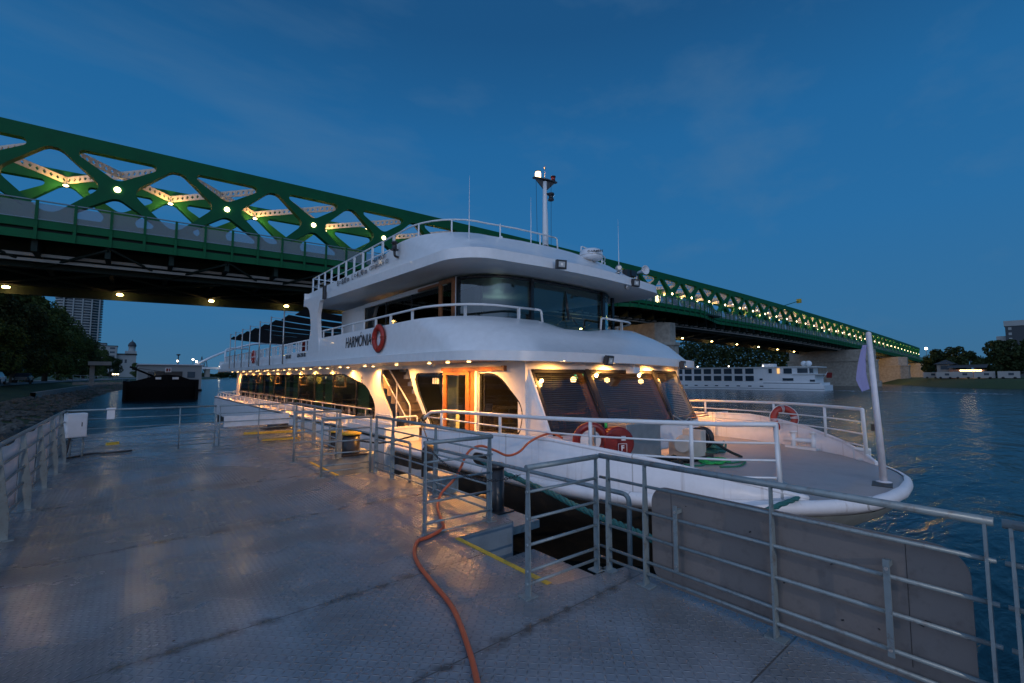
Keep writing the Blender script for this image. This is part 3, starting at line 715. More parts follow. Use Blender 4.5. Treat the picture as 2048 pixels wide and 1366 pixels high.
pier(292, 45.5, 72, 8, 11.4, 'orange-lit stone pier just right of the flagpole')
pier(358, 46, 72, 8, 9.6, 'lowest orange-lit stone pier nearest the right bank')
for x, y in ((258, 58), (325, 58)): light('POINT', 'pier_flood', (x, y, 7.5), 9000, (1, 0.56, 0.13), None, 0.5)
light('POINT', 'pier_flood', (66, 60, 9.5), 900, (1, 0.6, 0.22), None, 0.5)
# ================================================================== WHITE PASSENGER SHIP
XC, YB, YS = 9.3, 1.65, 42.6
BS = [(0, 0), (0.04, 0.6), (0.12, 1.05), (0.28, 1.45), (0.5, 1.82), (0.87, 2.33), (1.4, 2.85), (2.2, 3.35), (3.0, 3.72), (3.8, 3.92), (5.0, 4.0), (8, 4.0), (41, 4.0)]
ship = thing('passenger_ship', (XC, 22, WATER), 'white two-deck passenger ship moored beside the pontoon, bow towards the viewer', 'ship')
def hb(s, tab=BS): return interp(tab, s)
ss = [0, .015, .04, .075, .12, .19, .28, .38, .5, .67, .87, 1.1, 1.4, 1.8, 2.2, 2.6, 3.0, 3.4, 3.8, 4.4, 5.0, 6.0, 7.0, 8.0, 8.08, 9.5, 12, 16, 22, 30, 38, 41]
def side(off=0.0, sgn=-1, s0=None, s1=None, Y0=YB):
    """deck-edge points from s0 to s1 on one side, moved outwards by off"""
    s0 = 0 if s0 is None else s0; s1 = 41 if s1 is None else s1
    L_ = [s for s in ss if s0 < s < s1]; L_ = [s0] + L_ + [s1]; o = []
    for s in L_:
        e = 0.02; t = Vector((hb(s + e) - hb(max(0, s - e)), (s + e) - max(0, s - e))).normalized(); n_ = Vector((t.y, -t.x)) if s > 0.005 else Vector((0, -1))
        o.append((XC + sgn * (hb(s) + n_.x * off), Y0 + s + n_.y * off, s))
    return o
WLT = [(0, 0), (1.2, 0.9), (3, 2.3), (6, 3.5), (10, 3.9), (42, 3.9)]
# hull shell: deck edge down to below the waterline
def deckedge(off): 
    a = side(off, -1)[::-1]; c = side(off, 1)[1:]; return a + c
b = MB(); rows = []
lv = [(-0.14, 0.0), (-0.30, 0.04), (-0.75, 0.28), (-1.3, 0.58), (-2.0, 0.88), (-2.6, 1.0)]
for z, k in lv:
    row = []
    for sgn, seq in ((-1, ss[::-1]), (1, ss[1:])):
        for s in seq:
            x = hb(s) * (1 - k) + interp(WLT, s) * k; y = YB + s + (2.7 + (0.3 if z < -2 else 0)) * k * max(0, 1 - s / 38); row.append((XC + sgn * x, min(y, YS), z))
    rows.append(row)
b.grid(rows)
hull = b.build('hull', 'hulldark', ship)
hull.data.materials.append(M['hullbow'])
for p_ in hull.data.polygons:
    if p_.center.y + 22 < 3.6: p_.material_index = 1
# white strake above the rub rail and the rolled rail itself
b = MB(); prof = [(0.0, 0.085), (0.04, 0.09), (0.09, 0.06), (0.115, 0.0), (0.10, -0.06), (0.05, -0.10), (-0.04, -0.15)]
b.grid([[(x, y, z) for x, y, s in deckedge(o)] for o, z in prof]); b.build('rub_rail', 'hullside', hull)
# dark scuffed fender strip under the white topsides amidships
# bulwark
BZ = [(0.62, 0.09), (0.9, 0.20), (1.4, 0.36), (2.1, 0.53), (3.0, 0.66), (3.8, 0.73), (5, 0.70), (8.0, 0.56), (60, 0.56)]
def bulwark(sgn, s0, s1, name):
    o = side(-0.02, sgn, s0, s1); i = side(-0.08, sgn, s0, s1); b = MB()
    b.grid([[(x, y, 0.08) for x, y, s in o], [(x, y, interp(BZ, s)) for x, y, s in o], [(x, y, interp(BZ, s)) for x, y, s in i], [(x, y, 0.06) for x, y, s in i]])
    pt = [(x, y, interp(BZ, s) + 0.012) for x, y, s in side(-0.05, sgn, s0, s1)]; b.tube(pt, 0.038, 8)
    q = o[-1]; w = i[-1]; z = interp(BZ, q[2]); b.add([(q[0], q[1], 0.06), (w[0], w[1], 0.06), (w[0], w[1], z), (q[0], q[1], z)], [(0, 1, 2, 3)])
    return b.build(name, 'hullside', ship)
bulwark(-1, 0.62, 8.0, 'bulwark'); bulwark(1, 0.62, 39.8, 'bulwark')
# aft side: solid strake below, open frame bulwark on it
b = MB(); b.bx(5.12, 5.16, 11.25, YS, -1.05, 0.24); b.bx(5.12, 5.36, 11.25, YS, 0.16, 0.215); b.bx(5.12, 5.3, YS - .03, YS, -1.05, .2); b.bx(5.10, 5.42, 11.25, YS, 0.22, 0.25)
b.bx(5.31, 5.36, 11.25, 13.9, 0.24, 0.50)
b.build('side_strake', 'hullside', ship)
b = MB(); b.tube([(5.33, 11.3, 0.56), (5.33, YS, 0.56)], 0.035, 8)
for i in range(22):
    y = 13.9 + i * 1.36; b.bx(5.30, 5.35, y - 0.05, y + 0.05, 0.24, 0.56)
b.tube([(5.33, YS, 0.56), (XC * 2 - 5.33, YS, 0.56)], 0.035, 8)
b.build('open_bulwark', 'white', ship)
b = MB(); b.bx(5.14, 6.1, 11.22, 11.27, -0.75, 0.42); b.bx(5.12, 5.16, 11.25, 13.9, .2, .42); b.bx(5.10, 6.14, 11.20, 11.30, 0.42, 0.47); b.tube(bend([(5.42, 11.25, 0.45), (5.42, 11.25, 0.72), (6.05, 11.25, 0.72), (6.05, 11.25, 0.45)], 0.06), 0.025)
b.tube(bend([(5.36, 11.35, 0.5), (5.36, 11.35, 0.75), (5.36, 12.3, 0.75), (5.36, 12.3, 0.5)], 0.06), 0.025); b.bx(5.33, 5.38, 9.66, 11.25, -0.55, 0.0); b.build('gangway_recess', 'white', ship)
# mooring fairlead rollers on the strake
for y in (14.6, 16.8, 19.5, 30):
    b = MB(); b.lathe((5.45, y, 0.24), [(0.09, 0), (0.05, 0.04), (0.05, 0.2), (0.09, 0.24)], 12); b.lathe((5.45, y + 0.35, 0.24), [(0.09, 0), (0.05, 0.04), (0.05, 0.2), (0.09, 0.24)], 12); b.bx(5.36, 5.54, y - .15, y + .5, 0.24, 0.27); b.build('bollard', 'white', ship)
# deck sheet
b = MB(); ed = deckedge(-0.01); mid = [(XC, y, 0.075) for x, y, s in ed]
b.grid([[(x, y, 0.07) for x, y, s in side(-0.01, -1)], [(XC, y, 0.075) for x, y, s in side(-0.01, -1)], [(x, y, 0.07) for x, y, s in side(-0.01, 1)]])
deck = b.build('main_deck', 'foredeck', ship)
# transom
b = MB(); b.bx(5.32, 13.28, YS - 0.02, YS + 0.02, -2.4, 0.25); b.build('transom', 'hullside', ship)
# ---- main-deck house
XW = 6.3; XW2 = 2 * XC - XW; YH0, YH1 = 7.05, 40.8; ZC = 2.13
def wmap(u, v, w): return (XW + 0.03 + w, u, v)
outl = [(YH0 + 0.02, 0.07), (YH1, 0.07), (YH1, ZC), (YH0 + 0.02, ZC)]
wa = fillet([(7.22, 0.62), (8.55, 0.62), (8.55, 1.86), (7.95, 1.86)], [0.25, 0.04, 0.05, 1.1], 8)[::-1]
wa = fillet([(8.72, 0.50), (7.25, 0.56), (7.10, 1.15), (8.0, 1.88), (8.72, 1.88)], [0.04, 0.18, 0.5, 0.9, 0.04], 8)
dr = [(8.80, 0.10), (10.28, 0.10), (10.28, 1.93), (8.80, 1.93)]
wb = fillet([(10.34, 0.45), (10.34, 1.90), (12.0, 1.90), (11.7, 1.35), (10.95, 0.45)], [0.03, 0.03, 0.18, 0.5, 0.12], 6)
st = fillet([(11.10, 0.08), (13.35, 0.08), (13.4, 0.6), (14.25, 1.4), (14.2, 2.02), (12.28, 2.02), (11.90, 1.36), (11.16, 0.5)], [0, 0, 0.4, 0.8, 0.12, 0.1, .3, .1], 7)
wc = fillet([(14.62, 0.35), (39.9, 0.35), (38.6, 1.90), (17.6, 1.90), (15.4, 1.5), (14.62, 0.9)], [0.12, 0.3, 0.2, 1.6, 1.5, 0.5], 8)
vs, fs = plate(outl, [wa, dr, wb, st, wc], 0.07, wmap); b = MB(); b.add(vs, fs); b.build('saloon_wall', 'white', ship)
vs, fs = plate(outl, [wc], 0.07, lambda u, v, w: (XW2 - 0.03 + w, u, v)); b = MB(); b.add(vs, fs); b.build('saloon_wall', 'white', ship)
def paneof(poly, name, m='gside', fr=0.05):
    cx_ = sum(p[0] for p in poly) / len(poly); cy_ = sum(p[1] for p in poly) / len(poly)
    def sh(p, d):
        v = Vector((p[0] - cx_, p[1] - cy_)); l = v.length; return (cx_ + v.x * (1 - d / l), cy_ + v.y * (1 - d / l))
    vs, fs = plate(poly, [], 0.012, lambda u, v, w: (XW + 0.055 + w, u, v)); b = MB(); b.add(vs, fs); o = b.build(name, m, ship)
    n_ = len(poly); b = MB()
    inn = []
    for i in range(n_):
        a = Vector(poly[i - 1]); p = Vector(poly[i]); c = Vector(poly[(i + 1) % n_]); t = (c - a).normalized(); nn = Vector((-t.y, t.x))
        if nn.dot(Vector((cx_, cy_)) - p) < 0: nn = -nn
        inn.append(p + nn * fr)
    b.grid([[(XW + 0.015, p[0], p[1]) for p in poly], [(XW + 0.015, p.x, p.y) for p in inn]], False, closed=True)
    b.build('window_frame', 'winddark', o); return o
for poly, nm in ((wa, 'side_window'), (wb, 'side_window'), (wc, 'long_side_window')): paneof(poly, nm)
b = MB()
for y in (16.4, 18.9, 21.4, 23.9, 26.4, 28.9, 31.4, 33.9, 36.4): b.bx(XW + 0.02, XW + 0.05, y - 0.03, y + 0.03, 0.36, 1.9)
build_each(b, 'window_mullion', 'winddark', ship)
for y in (17.5, 22.5, 27.5, 32.5):      # tilting ventilation lights with bright frames
    vs, fs = plate([(y, 1.38), (y + 1.1, 1.38), (y + 1.1, 1.80), (y, 1.80)], [[(y + .04, 1.41), (y + 1.06, 1.41), (y + 1.06, 1.77), (y + .04, 1.77)]], 0.03, lambda u, v, w: (XW + 0.02 + w, u, v)); b = MB(); b.add(vs, fs); b.build('vent_window', 'interior', ship)
# sliding door
dx = XW - 0.02
vs, fs = plate([(8.80, 0.08), (10.26, 0.08), (10.26, 1.96), (8.80, 1.96)], [[(9.00, 0.12), (9.06, 0.12), (9.06, 1.90), (9.00, 1.90)][::-1], [(9.22, 0.42), (10.12, 0.42), (10.12, 1.84), (9.22, 1.84)]], 0.06, lambda u, v, w: (dx + w, u, v))
b = MB(); b.add(vs, fs); door = b.build('sliding_door', 'wood', ship)
vs, fs = plate([(9.2, 0.4), (10.14, 0.4), (10.14, 1.86), (9.2, 1.86)], [], 0.012, lambda u, v, w: (dx + 0.01 + w, u, v)); b = MB(); b.add(vs, fs); b.build('door_glass', 'gside', door)
b = MB(); b.bx(dx - 0.06, dx + 0.02, 7.75, 10.3, 1.93, 2.02); b.bx(dx - 0.07, dx + 0.03, 7.68, 7.78, 1.92, 2.04); b.build('door_track', 'wood', door)
b = MB(); b.tube(bend([(dx - 0.03, 10.02, 0.30), (dx - 0.11, 10.0, 0.34), (dx - 0.11, 9.35, 0.34), (dx - 0.03, 9.33, 0.30)], 0.04), 0.018); b.build('door_handle', 'steel', door)
b = MB(); b.bx(dx - 0.05, dx - 0.02, 8.72, 8.80, 0.1, 1.95); b.build('door_jamb', 'white', door)
b = MB(); b.bx(dx - 0.01, dx - 0.004, 9.50, 9.66, 0.52, 0.86); b.build('notice_sheet', 'curtain', door)
b = MB()
for i in range(3): b.bx(XW + 0.035, XW + 0.041, 10.62 + i * .12, 10.71 + i * .12, 1.60, 1.76)
build_each(b, 'notice_sticker', 'textwhite', ship)
# front wall with three raked windows
fx = [(6.38, 7.10), (7.95, 6.85), (10.65, 6.85), (12.22, 7.10)]
def fp(x, z, d=0.0):
    y = interp([(a, c) for a, c in fx], x); return (x, y - 0.62 * (2.0 - z) / 1.3 + d if z > 0.5 else y - 0.715 + d, z)
b = MB()
xs2 = [5.98 + 0.4, 6.9, 7.95, 9.3, 10.65, 11.7, 12.22]
def q4(x0, x1, z0, z1, d=0, m=b): m.add([fp(x0, z0, d), fp(x1, z0, d), fp(x1, z1, d), fp(x0, z1, d)], [(0, 1, 2, 3)])
for x0, x1 in zip(xs2, xs2[1:]): q4(x0, x1, 1.95, 2.16)
b.build('front_header', 'white', ship)
b = MB()
for x0, x1 in zip(xs2, xs2[1:]): q4(x0, x1, 0.07, 0.66, 0, b)
b.build('front_wall', 'white', ship)
# rounded white corner pillars
for sg in (-1, 1):
    b = MB(); rows = []
    for i in range(9):
        t = i / 8; row = []
        for z in (0.06, 0.66, 1.0, 1.4, 1.8, 2.16):
            p0 = Vector((XW + 0.03 if sg < 0 else XW2 - 0.03, YH0 + 0.30, z)); f = Vector(fp(6.44 if sg < 0 else 12.16, z)); c = Vector((p0.x, f.y + 0.02, z))
            row.append(p0 * (1 - t) ** 2 + c * 2 * t * (1 - t) + f * t * t)
        rows.append(row)
    b.grid(rows); b.build('corner_pillar', 'white', ship)
for x0, x1 in ((6.46, 7.90), (8.02, 10.58), (10.70, 12.14)):
    b = MB(); q4(x0, x1, 0.68, 1.94, 0.02, b); o = b.build('front_window', 'gfront', ship)
    b = MB()
    for (a0, a1, z0, z1) in ((x0, x0 + .06, .68, 1.94), (x1 - .06, x1, .68, 1.94), (x0, x1, .62, .74), (x0, x1, 1.88, 1.96)): q4(a0, a1, z0, z1, 0.0, b)
    b.build('window_frame', 'winddark', o)
    b = MB()
    for i in range(26):
        z = 0.75 + i * 0.0455; p = Vector(fp(x0 + .05, z, 0.12)); q = Vector(fp(x1 - .05, z, 0.12)); b.add([p, q, q + Vector((0, 0.020, 0.016)), p + Vector((0, 0.020, 0.016))], [(0, 1, 2, 3)])
    b.build('venetian_blind', 'blind', o, recalc=False)
b = MB()
for x in (7.96, 10.64):
    for d in (0,):
        p = [fp(x - .06, .62, -.01), fp(x + .06, .62, -.01), fp(x + .06, 1.97, -.01), fp(x - .06, 1.97, -.01)]; b.add(p, [(0, 1, 2, 3)])
build_each(b, 'window_post', 'winddark', ship)
b = MB()
for x in (7.80, 10.50): b.add([fp(x, .68, .2), fp(x + .03, .68, .05), fp(x + .03, 1.9, .05), fp(x, 1.9, .2)], [(0, 1, 2, 3)])
build_each(b, 'inner_post', 'wood', ship)
# interior
b = MB(); b.add([(6.5, 7.3, .09), (12.1, 7.3, .09), (12.1, 40.6, .09), (6.5, 40.6, .09)], [(0, 1, 2, 3)]); b.build('saloon_floor', 'carpet', ship)
b = MB(); b.bx(8.6, 8.7, 14.9, 40.5, .1, 2.05); b.bx(7.3, 12.0, 12.0, 12.1, .1, 2.05); b.bx(12.0, 12.1, 7.3, 12, .1, 2.05); b.bx(6.5, 8.6, 40.5, 40.6, .1, 2.05); build_each(b, 'partition', 'interior', ship)
for i, y in enumerate((15.5, 19.2, 20.5, 24.2, 26.0, 29.6, 32.5, 35.6)):
    b = MB(); rows = []
    for j in range(13): rows.append([(XW + 0.14 + 0.03 * math.sin(j * 2.1), y + j * 0.085, z) for z in (0.15, 1.9)])
    b.grid(rows); b.build('curtain', 'curtain', ship)
def chairtab(x, y):
    b = MB(); b.bx(x - .4, x + .4, y - .5, y + .5, .78, .82); b.cyl((x, y, .1), (x, y, .78), .04); o = b.build('dining_table', 'wood', ship)
    for d in (-1, 1):
        b = MB(); b.bx(x - .2, x + .2, y + d * .8 - .2, y + d * .8 + .2, .5, .56); b.bx(x - .2, x + .2, y + d * 1.0 - .02, y + d * 1.0 + .02, .55, 1.02)
        for a in (-1, 1):
            for c in (-1, 1): b.cyl((x + a * .17, y + d * .8 + c * .17, .1), (x + a * .17, y + d * .8 + c * .17, .5), .018, 6)
        b.build('dining_chair', 'interior', ship)
for x, y in ((7.6, 8.6), (9.4, 8.9), (11, 8.7), (7.5, 16.5), (7.5, 19.5), (7.5, 23), (7.5, 26.5)): chairtab(x, y)
for p in ((6.95, 7.35, 1.62), (8.35, 7.6, 1.72), (10.05, 7.9, 1.70), (11.2, 7.6, 1.66)):
    b = MB(); b.sphere(p, 0.075, 12, 8); b.build('globe_lamp', 'bulb', ship)
    light('POINT', 'globe_light', (p[0], p[1] + .10, p[2] + .06), 24, WARM, ship, 0.08)
for p in ((8.3, 17, 1.75), (8.3, 21, 1.75), (8.3, 25.5, 1.75), (8.3, 31, 1.75), (7.2, 9.6, 1.9), (7.4, 11.7, 1.6)):
    b = MB(); b.sphere(p, 0.05, 10, 6); b.build('wall_lamp', 'bulb', ship); light('POINT', 'wall_light', (p[0] - .15, p[1], p[2]), 12, (1, .7, .34), ship, .06)
b = MB(); b.box((9.45, 8.4, 1.80), (0.34, 0.03, 0.14)); b.build('exit_sign', 'exit', ship)
b = MB(); b.bx(9.33, 9.5, 8.37, 8.38, 1.79, 1.81); b.add([(9.34, 8.375, 1.75), (9.34, 8.375, 1.85), (9.28, 8.375, 1.80)], [(0, 1, 2)]); b.build('exit_arrow', 'textwhite', ship)
# stairs to the upper deck
b = MB()
for i in range(11):
    z = 0.07 + 0.235 * i; y = 11.75 + 0.30 * i; b.bx(6.37, 7.15, y, y + 0.32, z - 0.3 if i else 0.05, z)
    b.bx(6.37, 7.15, y - 0.03, y + 0.02, z - 0.045, z)
b.build('stairs', 'tread', ship)
b = MB(); b.bx(7.16, 7.22, 11.0, 15.2, 0.07, 2.1); b.bx(6.33, 7.2, 14.62, 14.7, .07, 2.1)
for i in range(11):
    z = 0.07 + 0.235 * i; y = 11.75 + 0.30 * i; b.bx(7.08, 7.155, y - .12, y + .3, z, z + .14)
b.build('stair_enclosure', 'white', ship)
b = MB(); b.grid([[(x, 11.12, .08), (x, 11.88, 1.36), (x, 12.22, 2.06)] for x in (6.37, 7.18)], False); b.build('stair_partition', 'interior', ship)
b = MB(); b.tube(bend([(6.33, 12.2, 0.05), (6.33, 12.2, 0.95), (6.33, 14.1, 2.35)], 0.12), 0.024); b.tube([(6.33, 12.35, 0.5), (6.33, 14.1, 1.85)], 0.018); b.tube([(6.33, 13.1, .3), (6.33, 13.1, 1.6)], 0.018)
b.build('stair_handrail', 'white', ship)
# handrail along the saloon wall
b = MB(); b.tube([(6.12, 14.5, .72), (6.12, 40.6, .72)], .022)
for i in range(18): b.tube([(6.12, 15 + i * 1.5, .07), (6.12, 15 + i * 1.5, .72)], .013, 6)
b.build('walkway_handrail', 'steel', ship)
# ---- brow: side fascia and sloped front
def ring(xn, yf, rc, y1, nseg=9, cut=0.0, bow=0.12):
    """plan curve: near side aft -> front -> far side aft; xn near-side X, yf front Y, rc corner radius"""
    xf = 2 * XC - xn; o = [(xn, y1)]; y_ = y1
    o += [(xn, y) for y in (30, 24, 19.5, 18.5, 18.3, 16, 13.5, 12.3, 11.4) if yf + rc < y < y1]
    ry = rc * (1 + cut)
    for i in range(nseg):
        a = math.pi / 2 * i / (nseg - 1); o.append((xn + rc - rc * math.cos(a), yf + bow + ry - ry * math.sin(a)))
    for t in (0.2, 0.4, 0.5, 0.6, 0.8):
        x = xn + rc + (xf - xn - 2 * rc) * t; o.append((x, yf + bow * (2 * abs(t - .5)) ** 2))
    m_ = [(2 * XC - x, y) for x, y in o[:-5]][::-1]
    return o + m_
def loft(levels, name, m, parent=None, closed=False, zf=None):
    b = MB(); rows = []
    for pl_, z in levels: rows.append([(x, y, z if zf is None else zf(x, y, z)) for x, y in pl_])
    b.grid(rows, True, closed); return b.build(name, m, parent or ship)
YA = 41.5
def browz(x, y, z):   # front lip droops a little; front top edge dips; lower coaming aft
    if y > 18.4 and z > 2.6: return 2.60 + (z - 2.6) * .37
    if z < 2.5 and not (x > 5.45 and y > 8.3): return z + 0.04 - 0.06 * max(0, min(1, (9.5 - y) / 3)) - 0.09 * max(0, min(1, (x - 9.0) / 4.4)) * max(0, min(1, (12 - y) / 4))
    if z < 2.5: return z
    if z > 3.1:
        f = max(0, min(1, (8.9 - y) / 0.5)); g = max(0, min(1, (x - 7.9) / 0.5)) * max(0, min(1, (10.9 - x) / 0.5)); return z - 0.16 * f * g
    return z
lipb = ring(5.14, 6.42, 1.55, YA, cut=.12); lipt = ring(5.14, 6.42, 1.55, YA, cut=.12); knee = ring(5.255, 6.58, 1.6, YA, cut=.12)
mid1 = ring(5.27, 7.12, 1.6, YA, cut=.15); topb = ring(5.335, 8.28, 1.5, YA, cut=.25)
mid0 = ring(5.285, 7.66, 1.55, YA, cut=.2)
tin = ring(5.43, 8.38, 1.45, YA, cut=.25)
b_ = loft([(ring(6.2, 7.4, .6, YA), 2.13), (lipb, 2.13), (lipt, 2.33), (knee, 2.345), (mid1, 2.70), (mid0, 2.96), (topb, 3.22), (tin, 3.23), (tin, 2.42)], 'upper_fascia', 'white', zf=browz)
b_.modifiers.new('edge', 'EDGE_SPLIT').split_angle = R(30)
# soffit
b = MB(); nr_ = ring(6.2, 7.4, .6, YA); b.grid([[(x, y, 2.131) for x, y in nr_], [(XC, y, 2.131) for x, y in nr_]]); b.build('main_deckhead', 'soffit', ship)
b = MB(); b.grid([[(x, y, 2.41) for x, y in tin], [(XC, y, 2.41) for x, y in tin]]); b.build('upper_deck', 'foredeck', ship)
b = MB(); b.bx(5.2, 13.4, YA - .03, YA + .03, 2.13, 2.95); b.build('stern_fascia', 'white', ship)
# aft fascia is lower: posts and rail instead of solid bulwark handled by rail below
# downlights in the soffit and their light
DL = [8.35, 9.23, 10.1] + [11.95 + 2.27 * i for i in range(13)]
for i, y in enumerate(DL):
    x = 5.75; b = MB(); b.lathe((x, y, 2.105), [(0.038, 0.014), (0.046, 0.019), (0.046, 0.026)], 14); b.build('downlight', 'lamp', ship)
    light('SPOT', 'downlight_beam', (x, y, 2.09), 240 if i > 2 else 300, WARM, ship, .04, R(165), (0.12, 0, -1), .9)
for i in range(12):
    y = 14.4 + 2.27 * i; light('SPOT', 'wall_washer', (6.10, y, 2.10), 75, WARM, ship, .03, R(140), (0.1, 0, -1), .8)
    b = MB(); b.lathe((6.10, y, 2.108), [(0.035, 0.010), (0.042, 0.016), (0.042, 0.022)], 12); b.build('downlight', 'lamp', ship)
for x in (6.9, 8.6, 10.36, 11.76):
    b = MB(); b.lathe((x, 6.58, 2.10 - 0.018 * max(0, x - 9)), [(0.05, 0.012), (0.06, 0.02), (0.06, 0.03)], 14); b.build('downlight', 'lamp', ship)
    light('SPOT', 'front_beam', (x, 6.60, 2.05), 190, WARM, ship, .04, R(165), (0, .30, -1), .9)
for y in (9.2, 12, 16, 21, 27, 34): light('SPOT', 'far_side_beam', (12.85, y, 2.08), 60, WARM, ship, .05, R(150), (0, 0, -1), .9)
light('SPOT', 'far_side_beam', (12.9, 7.6, 2.03), 130, WARM, ship, .05, R(160), (0.12, -.35, -1), .9)
# ---- upper house (wheelhouse and saloon)
XU = 6.4
g0_ = ring(XU, 8.72, 1.25, 16.1, cut=.15, bow=.1)
front = [p for p in g0_ if p[1] < 10.01 or True]
def seg(pl_, z0, z1, name, m, keep, off=0, parent=None):
    b = MB(); P = [p for p in pl_ if keep(p)]; b.grid([[(x, y, z0) for x, y in P], [(x, y, z1) for x, y in P]]); return b.build(name, m, parent or ship)
gd = [(XU, 9.85)] + [p for p in g0_ if p[1] < 9.85] + [(2 * XC - XU, 9.85)]
seg(gd, 2.42, 3.0, 'wheelhouse_sill', 'white', lambda p: True)
wg = seg(gd, 3.0, 4.38, 'wheelhouse_glazing', 'gpilot', lambda p: True)
b = MB(); b.tube([(x, y, 4.36) for x, y in gd], .05, 6); b.tube([(x, y, 3.0) for x, y in gd], .04, 6)
for x, y in ((XU + .02, 9.8), (8.02, 8.74), (11.0, 8.75), (12.05, 9.2)):
    b.bx(x - .05, x + .05, y - .03, y + .05, 3.0, 4.38)
b.build('wheelhouse_frame', 'winddark', wg)
b = MB(); b.bx(7.6, 8.9, 9.9, 10.2, 3.0, 3.25); b.bx(10.2, 11.4, 9.8, 10.3, 3.0, 3.3); b.sphere((9.55, 9.7, 3.12), .32, 14, 8, (1.6, .5, .9)); b.build('helm_console', 'soffit', ship)
# side wall aft of the wheelhouse: door in wood, dark windows
b = MB(); b.bx(XU, XU + .06, 16.0, 18.3, 2.42, 4.4); b.bx(XU, XU + .06, 9.82, 9.95, 2.42, 4.42); b.bx(XU, XU + .06, 10.4, 16.0, 2.42, 3.0); b.bx(XU, XU + .06, 10.4, 16.0, 4.28, 4.42)
b.bx(XU, 2 * XC - XU, 16.05, 16.12, 2.42, 4.4); b.build('upper_house_wall', 'white', ship)
b = MB(); b.bx(XU + .02, XU + .035, 10.7, 15.9, 3.0, 4.28); o = b.build('upper_side_window', 'gside', ship)
b = MB()
for y in (10.7, 12.4, 14.2, 15.95): b.bx(XU + .01, XU + .05, y - .03, y + .03, 3.0, 4.28)
b.build('window_frame', 'winddark', o)
vs, fs = plate([(9.95, 2.42), (10.72, 2.42), (10.72, 4.42), (9.95, 4.42)], [[(10.07, 2.9), (10.60, 2.9), (10.60, 4.3), (10.07, 4.3)]], .06, lambda u, v, w: (XU - .01 + w, u, v)); b = MB(); b.add(vs, fs); ud = b.build('upper_door', 'wood', ship)
b = MB(); b.bx(XU - .01, XU + .0, 10.05, 10.62, 2.88, 4.32); b.build('door_glass', 'gside', ud); b = MB(); b.bx(XU - .05, XU, 10.72, 11.9, 4.28, 4.36); b.build('door_track', 'wood', ud)
b = MB(); b.bx(7.2, 7.25, 9.9, 15.9, 2.5, 4.3); b.bx(XU + .1, 2 * XC - XU - .1, 15.85, 15.9, 2.5, 4.3); b.add([(6.5, 9, 2.43), (12.1, 9, 2.43), (12.1, 16, 2.43), (6.5, 16, 2.43)], [(0, 1, 2, 3)]); build_each(b, 'upper_partition', 'interior', ship)
b = MB(); b.sphere((7.0, 15.2, 3.75), .05, 10, 6); b.build('wall_lamp', 'bulb', ship); light('POINT', 'wall_light', (6.9, 15.1, 3.75), 2.2, WARM, ship, .06)
light('POINT', 'wheelhouse_light', (9.4, 12.0, 4.1), 5, (.75, .9, .8), ship, .2)
# ---- roof
YR = 19.6
rlb = ring(5.28, 7.62, 1.0, YR, cut=.05, bow=.25); rlt = ring(5.285, 7.66, 1.0, YR, cut=.05, bow=.25)
rk = ring(5.42, 7.84, 1.1, YR, cut=.1, bow=.25); rt = ring(5.46, 8.92, 1.5, YR, cut=.25, bow=.3); ri = ring(5.56, 9.05, 1.4, YR, cut=.25, bow=.3)
rm = ring(5.44, 8.38, 1.3, YR, cut=.15, bow=.28)
def rz_(x, y, z):
    if z < 4.75: return z + 0.22 * max(0, min(1, (y - 9.5) / 9))
    if z > 5.0: return z if y < 11.6 else z - 0.25 * min(1, (y - 11.6) / 1.2) 
    return z + 0.2 * max(0, min(1, (y - 9.5) / 9))
ro = loft([(ring(6.0, 8.6, .9, YR), 4.44), (rlb, 4.43), (rlt, 4.68), (rk, 4.70), (rm, 5.06), (rt, 5.46), (ri, 5.47), (ri, 4.9)], 'roof_fascia', 'white', zf=rz_)
ro.modifiers.new('edge', 'EDGE_SPLIT').split_angle = R(30)
b = MB(); nr_ = ring(6.0, 8.6, .9, YR); b.grid([[(x, y, rz_(x, y, 4.44)) for x, y in nr_], [(XC, y, rz_(x, y, 4.44)) for x, y in nr_]]); b.build('roof_soffit', 'soffit', ship)
b = MB(); b.grid([[(x, y, 5.0) for x, y in ri], [(XC, y, 5.0) for x, y in ri]]); b.build('roof_deck', 'white', ship)
b = MB(); b.bx(5.3, 13.3, YR - .02, YR + .04, 4.65, 5.2); b.build('roof_end', 'white', ship)
# white curved roof support near side (and far)
for xs_0 in (5.34, 13.2):
    pr = [(17.4, 4.75), (19.55, 4.75), (18.75, 4.45), (18.45, 3.7), (18.75, 3.0), (18.75, 2.5), (17.3, 2.5), (17.55, 3.3), (17.75, 4.1)]
    vs, fs = plate(fillet(pr, [0.05, .05, .6, .8, .5, .05, .05, .8, .6], 6), [], .14, lambda u, v, w: (xs_0 + w, u, v)); b = MB(); b.add(vs, fs); b.build('roof_support', 'white', ship)
